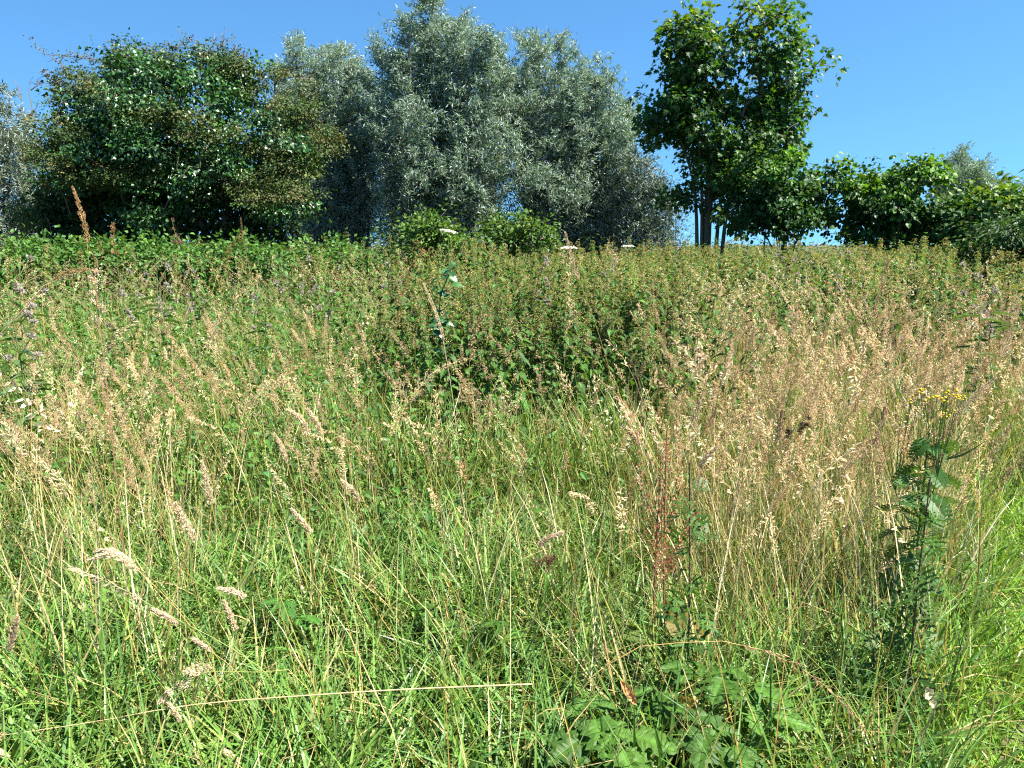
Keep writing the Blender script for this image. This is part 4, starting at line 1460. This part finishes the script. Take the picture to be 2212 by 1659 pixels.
# tansy with yellow buttons
TL = pinnate(9, 1.0, .33, 3, .26)
root, A, P, tips = tall_herb("tansy_plant", "tansy with flat clusters of yellow button flowers rising from the dry grass", "plant", (1985, 1240), (2010, 905), 2.75, TL, 34, .14,
                             [(.05, .125, .028), (.062, .145, .03), (.04, .10, .025)], (.09, .15, .04), .0045, branches=5, f0=.15)
bb = Buf()
nu = 8
ang = np.arange(nu) * 2 * math.pi / nu
bv = [(0, 0, .55)] + [(math.cos(a) * .75, math.sin(a) * .75, .42) for a in ang] + [(math.cos(a), math.sin(a), .05) for a in ang] + [(math.cos(a) * .55, math.sin(a) * .55, -.45) for a in ang] + [(0, 0, -.5)]
bt = [(0, 1 + i, 1 + (i + 1) % nu) for i in range(nu)]
for ring in (0, 1):
    o_ = 1 + ring * nu
    for i in range(nu):
        j = (i + 1) % nu
        bt += [(o_ + i, o_ + nu + i, o_ + nu + j), (o_ + i, o_ + nu + j, o_ + j)]
bt += [(1 + 2 * nu + i, 1 + 3 * nu, 1 + 2 * nu + (i + 1) % nu) for i in range(nu)]
bcol = np.array([(.75, .50, .015)] * (1 + 2 * nu) + [(.12, .2, .04)] * (nu + 1))
bb.add(bv, bt, bcol)
button = bb.mesh("flower_head", M_FLOWER, True)
gb_ = Buf().add(bv, bt, np.array([(.30, .34, .05)] * len(bv)))
bud = gb_.mesh("flower_head", M_FLOWER, True)
stb = Buf()
clusters = [(2020, 848, 62, 10, 14, 1), (2030, 862, 70, 8, 8, 1), (1990, 862, 30, 8, 6, 1), (2062, 858, 30, 8, 6, 1), (2050, 892, 22, 8, 8, 1), (1905, 935, 26, 12, 7, 0), (2105, 960, 30, 14, 8, 0), (2000, 1010, 22, 12, 6, 0), (1950, 905, 20, 10, 5, 0), (2090, 1120, 18, 10, 5, 0)]
for cx_, cy_, w_, h_, n_, ripe in clusters:
    for q in range(n_):
        p = at(cx_ + U(-w_, w_) * .8, cy_ + U(-h_, h_), 2.75 + U(-.06, .06))
        o = obj("flower_head", button if ripe and U() < .9 else bud, root)
        o.location = (p - A).tolist()
        sz = U(.0046, .0062) if ripe else U(.0032, .0045)
        o.scale = (sz, sz, sz)
        o.rotation_euler = (float(U(-.4, .4)), float(U(-.4, .4)), 0)
        j = int(np.argmin([np.linalg.norm((t - p)[:2]) + max(0, t[2] - p[2] + .03) * 3 for t in list(tips) + list(P[9:])]))
        src = (list(tips) + list(P[9:]))[j]
        Q = spline([src - A, src * .4 + p * .6 + np.array([0, 0, -.012]) - A, p - A + np.array([0, 0, -.002])], 5)
        tube(stb, Q, np.linspace(.0014, .0008, 5), (.09, .16, .045), 3)
stb.build("flower_stems", M_STEM, root)["kind"] = "stuff"

MUG = pinnate(3, 1.0, .62, 3, .15, .35, .5)
for lab, foot, top, d, n, sz in (
        ("tall dark-stemmed mugwort with deeply cut leaves beside the mown margin", (1968, 1560), (2010, 1030), 2.15, 70, .085),
        ("slim dark-stemmed mugwort with small cut leaves next to the reddish dock", (1484, 1450), (1490, 1000), 2.1, 44, .085),
        ("young mugwort shoot with dark cut leaves low beside the mown margin", (1900, 1500), (1885, 1290), 2.15, 24, .08)):
    tall_herb("mugwort_plant", lab, "plant", foot, top, d, MUG, n, sz, [(.05, .125, .024), (.065, .15, .026), (.038, .095, .022)], (.09, .055, .035), .0045, branches=0, mat=M_FORB)


# dock with rusty seeds
def dock(label, foot, top, d):
    root, A, P, tips = tall_herb("dock_plant", label, "plant", foot, top, d, OVATE, 6, .13, [(.10, .14, .03), (.16, .13, .03)], (.22, .08, .05), .004, branches=4, f0=.05, f1=.4)
    r = np.random.default_rng(5)
    sdb = Buf()
    paths = [P[7:]] + [np.linspace(P[9], t, 8) for t in tips[1:]]
    for Q in paths:
        for f in np.linspace(.05, 1, 14):
            p = resample(Q, f, f, 1)[0] - A
            k = 9
            pos = p + r.normal(0, 1, (k, 3)) * np.array([.012, .012, .005]) * (1.2 - .6 * f)
            scatter(sdb, DIAMOND, pos, frame(nrm(r.normal(size=(k, 3)) + [0, 0, -.6]), nrm(r.normal(size=(k, 3)))), np.stack([np.full(k, .006), np.full(k, .007), np.full(k, .006)], -1),
                    jit((.30, .09, .05), k, .3, r=r))
    sdb.build("seed_cluster", M_HEAD, root)["kind"] = "stuff"


dock("dock with whorls of rusty red seeds standing in the dry grass", (1450, 1400), (1440, 930), 2.35)
dock("second thinner dock with rusty seeds just behind the slim mugwort", (1415, 1330), (1428, 990), 2.5)


# white umbels
def umbel(label, top, foot, d, w, seed, tilt=.25):
    r = np.random.default_rng(seed)
    A = at(*foot, d)
    A[2] = tz(A[0], A[1])
    B = at(*top, d)
    root = empty("umbel_plant", A)
    tag(root, label, "flower")
    sb = Buf()
    n = 16
    ctr = B - np.array([0, 0, w * .55])
    tube(sb, spline([A, A * .4 + ctr * .6 + np.array([.02, 0, 0]), ctr], 12) - A, np.linspace(.005, .003, 12), (.10, .15, .04), 5)
    fb = Buf()
    for k in range(n):
        a, q = k * 2.4, math.sqrt((k + .5) / n)
        e = B + np.array([math.cos(a) * q * w, math.sin(a) * q * w, -(q ** 2) * w * .18 - tilt * math.cos(a) * q * w])
        segs(sb, [ctr - A], [e - A], .0012, .0008, (.12, .18, .05), 3)
        m = 16
        pos = e - A + r.normal(0, 1, (m, 3)) * np.array([w * .16, w * .16, w * .03])
        scatter(fb, ROUND, pos, frame(nrm(r.normal(size=(m, 3)) * [1, 1, .15]), np.broadcast_to([0, 0, 1.], (m, 3)) + r.normal(0, .3, (m, 3))), w * .14, jit((.72, .74, .66), m, .12, r=r))
    sb.build("stem", M_STEM, root, True)
    fb.build("flower_head", M_FLOWER, root)


umbel("white umbel flower on a tall stem beside the bright green bush", (968, 497), (960, 700), 7.5, .075, 3)
umbel("white umbel flower half hidden behind the tall plume at the willow foot", (1228, 533), (1225, 700), 7.0, .075, 4, 0)
umbel("small flat white umbel in the nettle band below the willow scrub", (1357, 530), (1355, 700), 8.0, .06, 5, 0)


# hogweed leaves at the near edge
def jag_leaflet(r, L, W, lobes=3, nseg=18):
    """lobed, toothed leaflet with a fold along the midrib and raised blade between veins"""
    t = np.linspace(0, 1, nseg + 1)
    mid = np.stack([np.zeros_like(t), t * L, -.10 * L * t ** 2], -1)
    out = [mid]
    for sd in (-1, 1):
        env = np.sin(np.pi * np.clip(t * .92 + .08, 0, 1) ** .75) ** .8
        lob = .45 + .55 * np.abs(np.sin(lobes * np.pi * t + r.uniform(-.3, .3)))
        tooth = np.where(np.arange(nseg + 1) % 2 == 0, 1.0, .86)
        w = W * env * lob * tooth * r.uniform(.92, 1.08, nseg + 1)
        w[0], w[-1] = .002, .0
        sweep = .22 * w
        z = w * .50 + .03 * W * np.sin(np.arange(nseg + 1) * math.pi) - .35 * w ** 2 / max(W, 1e-6) + r.normal(0, .02 * W, nseg + 1)
        half = np.stack([sd * w * .55, mid[:, 1] + sweep * .6, mid[:, 2] + z * .75 + .022 * W * (np.arange(nseg + 1) % 2)], -1)
        edge = np.stack([sd * w, mid[:, 1] + sweep, mid[:, 2] + z * .6], -1)
        out += [half, edge]
    v = np.concatenate(out)
    n = nseg + 1
    i = np.arange(nseg)
    f = []
    for a, b_, flip in ((0, 1, 0), (1, 2, 0), (0, 3, 1), (3, 4, 1)):
        p, q = a * n + i, b_ * n + i
        if flip:
            f += [np.stack([p, q, q + 1], -1), np.stack([p, q + 1, p + 1], -1)]
        else:
            f += [np.stack([p, q + 1, q], -1), np.stack([p, p + 1, q + 1], -1)]
    c = np.ones((len(v), 3))
    c[:n] = 1.5                       # pale midrib
    return v, np.concatenate(f), c


def hog_leaf(r, size, col):
    """terminal leaflet and two side pairs, as one leaf"""
    bf_ = Buf()
    spec = [(0, .42 * size, 0, .58), (1, .40 * size, .75, .46), (-1, .40 * size, -.75, .46), (1, .10 * size, 1.05, .34), (-1, .10 * size, -1.05, .34)]
    for sd, y0, ang_, k in spec:
        v, t, c = jag_leaflet(r, size * k, size * k * .42, 3)
        ca, sa = math.cos(-ang_), math.sin(-ang_)
        w = v.copy()
        w[:, 0] = ca * v[:, 0] - sa * v[:, 1]
        w[:, 1] = sa * v[:, 0] + ca * v[:, 1] + y0
        w[:, 2] = v[:, 2] - .08 * np.abs(w[:, 0]) + (.012 if sd == 0 else 0) + r.uniform(-.004, .004)
        bf_.add(w, t, c * np.asarray(col))
    tube(bf_, np.array([[0, -.02 * size, 0], [0, .2 * size, -.002], [0, .45 * size, -.003]]), [.003, .0025, .0015], np.asarray(col) * 1.5, 4)
    return bf_


def hogweed(label, px, d, leaves, seed, cols):
    r = np.random.default_rng(seed)
    A = at(px, 1500, d)
    A[2] = tz(A[0], A[1])
    root = empty("hogweed_plant", A)
    tag(root, label, "plant")
    for k, (lx, ly, dd, size, heading, tilt) in enumerate(leaves):
        B = at(lx, ly, d + dd)
        B[2] = max(B[2], float(tz(B[0], B[1])) + .06)
        size *= .92 if d < 2 else .85
        B[2] -= 0 if d < 2 else .07
        bf_ = hog_leaf(r, size, np.array(cols[k % len(cols)]) * r.uniform(.9, 1.1))
        dr = np.array([math.sin(heading) * math.cos(tilt), -math.cos(heading) * math.cos(tilt), math.sin(tilt)])
        o = bf_.build("leaf", M_BIGLEAF, root)
        R = frame(dr[None], np.array([[r.uniform(-.2, .2), r.uniform(-.35, -.05), 1.]]))[0]
        start = B - dr * size * .5
        o.matrix_local = Matrix(np.block([[R, (start - A)[:, None]], [np.zeros((1, 3)), np.ones((1, 1))]]).tolist())
        pb = Buf()
        tube(pb, spline([np.zeros(3), (start - A) * .55 + np.array([0, 0, .05]), start - A], 9), np.linspace(.0045, .003, 9), (.10, .17, .045), 5)
        pb.build("leaf_stalk", M_STEM, root, True)


HG = [(.052, .12, .018), (.066, .145, .02), (.042, .098, .016)]
hogweed("hogweed with big jagged sunlit leaves at the bottom edge under the brown curled leaf", 1330, 1.80, [(1290, 1570, .0, .26, .2, -.15), (1380, 1600, -.05, .22, 1.2, -.1), (1240, 1610, -.05, .20, -.9, -.15), (1420, 1520, .12, .2, .9, .1), (1350, 1640, -.12, .2, .3, -.3)], 21, HG)
hogweed("hogweed with broad veined leaves beside the arching oat panicle at the bottom", 1600, 1.85, [(1560, 1480, .1, .24, -.5, 0), (1640, 1500, .1, .22, .8, -.05), (1520, 1600, -.08, .24, -.4, -.2), (1590, 1630, -.12, .22, .4, -.25), (1680, 1560, 0, .2, 1.3, -.1), (1475, 1445, .2, .18, -1.2, .1)], 22, HG)
hogweed("hogweed leaves half buried in the grass at the centre of the meadow foot", 1110, 2.35, [(1120, 1350, 0, .16, .3, -.3), (1170, 1390, -.05, .15, .9, -.4), (1070, 1310, .05, .16, -.8, .2), (1200, 1310, .1, .13, 1.3, 0)], 23, HG)
hogweed("hogweed leaves showing between the broad green blades and the centre", 900, 2.5, [(920, 1290, 0, .15, .2, -.3), (960, 1310, -.05, .14, .8, 0), (870, 1320, 0, .13, -.7, .2)], 24, HG)
hogweed("small hogweed leaves low among the broad green blades", 620, 2.4, [(615, 1280, 0, .13, .2, -.3), (665, 1300, 0, .13, 1.0, 0), (590, 1265, .05, .12, -.9, .1)], 25, [(.045, .125, .02), (.055, .145, .022)])


# curled dead leaves
def dead_leaf(label, c, d, length, width, col, heading, seed, curl=.5, up=.25):
    r = np.random.default_rng(seed)
    n = 14
    t = np.linspace(0, 1, n)
    w = width * np.sin(np.pi * (t * .94 + .03)) ** .6 * (1 + .12 * r.normal(size=n))
    v, f = [], []
    k = 5
    for i in range(n):
        for j in range(k):
            q = j / (k - 1) * 2 - 1
            v.append((math.sin(q * 1.2) * w[i] * .5, t[i] * length, -math.cos(q * 1.2) * w[i] * curl + .1 * length * math.sin(t[i] * 3) + r.normal(0, .0012)))
    for i in range(n - 1):
        for j in range(k - 1):
            a = i * k + j
            f += [(a, a + 1, a + k + 1), (a, a + k + 1, a + k)]
    bf_ = Buf().add(np.array(v) - np.array([0, length / 2, 0]), f, jit(col, len(v), .15, .04, r=r))
    o = bf_.build("dead_leaf", M_DRY)
    B = at(*c, d)
    dr = np.array([math.sin(heading), up * -.3, math.cos(heading)])
    R = frame(dr[None], np.array([[.3, -1, .5]]))[0]
    o.matrix_local = Matrix(np.block([[R, B[:, None]], [np.zeros((1, 3)), np.ones((1, 1))]]).tolist())
    tag(o, label, "leaf")


dead_leaf("light brown curled dead leaf caught upright in the grass above the hogweed", (1358, 1497), 1.85, .085, .024, (.50, .24, .10), -.55, 1)
dead_leaf("yellow-brown withered leaf hanging over the hogweed leaves", (1470, 1520), 1.9, .085, .04, (.33, .24, .05), 1.4, 2)
dead_leaf("pale papery dead leaf lying at the foot of the tall mugwort", (2012, 1508), 2.0, .08, .035, (.55, .48, .30), -.5, 3)
dead_leaf("narrow brown shrivelled leaf curled round a stem near the tall mugwort", (1718, 1440), 2.0, .06, .012, (.32, .17, .06), .3, 4)


# climbing bindweed on a nettle
def bindweed():
    d = 5.2
    root0 = at(962, 760, d)
    root0[2] = tz(root0[0], root0[1])
    root = empty("bindweed_plant", root0)
    tag(root, "dark glossy bindweed climbing a stem in front of the bright green bush", "climbing plant")
    P = spline([root0, at(950, 690, d), at(955, 630, d), at(985, 560, d)], 16)
    sb = Buf()
    tube(sb, P - root0, .004, (.07, .12, .03), 4)
    sb.build("stem", M_STEM, root, True)
    ms = []
    for q in range(3):
        b_ = Buf().add(ROUND[0], ROUND[1], [(.03, .09, .022), (.04, .115, .025), (.025, .075, .02)][q])
        ms.append(b_.mesh("leaf", M_IVY))
    for k in range(34):
        f = .5 + .5 * k / 34
        p = resample(P, f, f, 1)[0] - root0 + rng.normal(0, .045, 3)
        dr = nrm(rng.normal(size=3) * [1, 1, .4] + [0, -.3, -.4])
        R = frame(dr[None], nrm(np.array([[U(-.4, .4), -.5, 1]])))[0] * U(.045, .075)
        o = obj("leaf", ms[k % 3], root)
        o.matrix_local = Matrix(np.block([[R, p[:, None]], [np.zeros((1, 3)), np.ones((1, 1))]]).tolist())


bindweed()


# thistles gone to fluff
def thistle_proto(seed):
    r = np.random.default_rng(seed)
    H = 1.15
    sb, fb, lb_ = Buf(), Buf(), Buf()
    P = arch_path(H, r.uniform(0, 6.3), .02, .1, 10)
    tube(sb, P, np.linspace(.004, .002, 10), (.12, .15, .05), 4)
    heads = []
    for k in range(7):
        f = r.uniform(.68, .98)
        p = resample(P, f, f, 1)[0]
        a = r.uniform(0, 6.28)
        e = p + np.array([math.cos(a) * .09, math.sin(a) * .09, r.uniform(.04, .14)]) * r.uniform(.6, 1.2)
        segs(sb, [p], [e], .0018, .0014, (.12, .15, .05), 3)
        heads.append(e)
    hb_ = []
    for e in heads:
        m = 26
        dirs = nrm(r.normal(size=(m, 3)) + [0, 0, .8])
        h = Buf()
        scatter(h, DIAMOND, e + dirs * .006, frame(dirs, nrm(r.normal(size=(m, 3)))), np.stack([np.full(m, .010), r.uniform(.010, .024, m), np.full(m, .01)], -1), jit((.36, .32, .28), m, .2, r=r))
        scatter(h, SPINDLE, e[None] - [0, 0, .012], frame(np.array([[0, 0, 1.]]), np.array([[0, 1., 0]])), np.array([[.013, .02, .013]]), np.array([[.10, .10, .05]]))
        hb_.append(h.mesh("seed_head", M_HEAD))
    for k in range(16):
        f = r.uniform(.15, .85)
        p = resample(P, f, f, 1)
        a = r.uniform(0, 6.28)
        dr = nrm(np.array([[math.cos(a), math.sin(a), .2]]))
        scatter(lb_, SERRATE, p, frame(dr, np.array([[0, 0, 1.]])), np.array([[.07, .13, .13]]), jit((.07, .13, .045), 1, .2, r=r))
    return sb.mesh("stem", M_STEM, True), hb_, lb_.mesh("foliage", M_FORB)


TH = [thistle_proto(70 + q) for q in range(3)]
th_sites = [(330, 592, 6.0), (355, 600, 6.2), (250, 610, 5.6), (425, 600, 6.5), (40, 640, 4.0), (20, 590, 4.6), (1150, 575, 6.4), (1180, 580, 6.5), (870, 590, 6.2), (640, 570, 7.5), (1310, 570, 7.2), (2140, 600, 5.0), (2160, 615, 5.1), (1690, 540, 9.0),
            (1730, 545, 8.5), (1830, 560, 7.5), (560, 620, 5.5), (700, 600, 6.0)]
for i, (px, py, d) in enumerate(th_sites):
    p = at(px, py, d)
    st, hd, fo = TH[i % 3]
    gz = float(tz(p[0], p[1]))
    root = empty("thistle_plant", (p[0], p[1], gz))
    sc_ = max(.6, (p[2] - gz) / 1.12)
    root.scale = (sc_,) * 3
    root.rotation_euler = (0, 0, float(U(0, 6.28)))
    side_ = "below the bramble mounds" if px < 800 else ("among the flowering nettles" if px < 1400 else "before the hazel bushes")
    tag(root, "creeping thistle with greyish fluffy seed heads " + side_, "thistle", "thistles " + side_)
    obj("stem", st, root)
    for h in hd:
        obj("seed_head", h, root)
    obj("foliage", fo, root)["kind"] = "stuff"
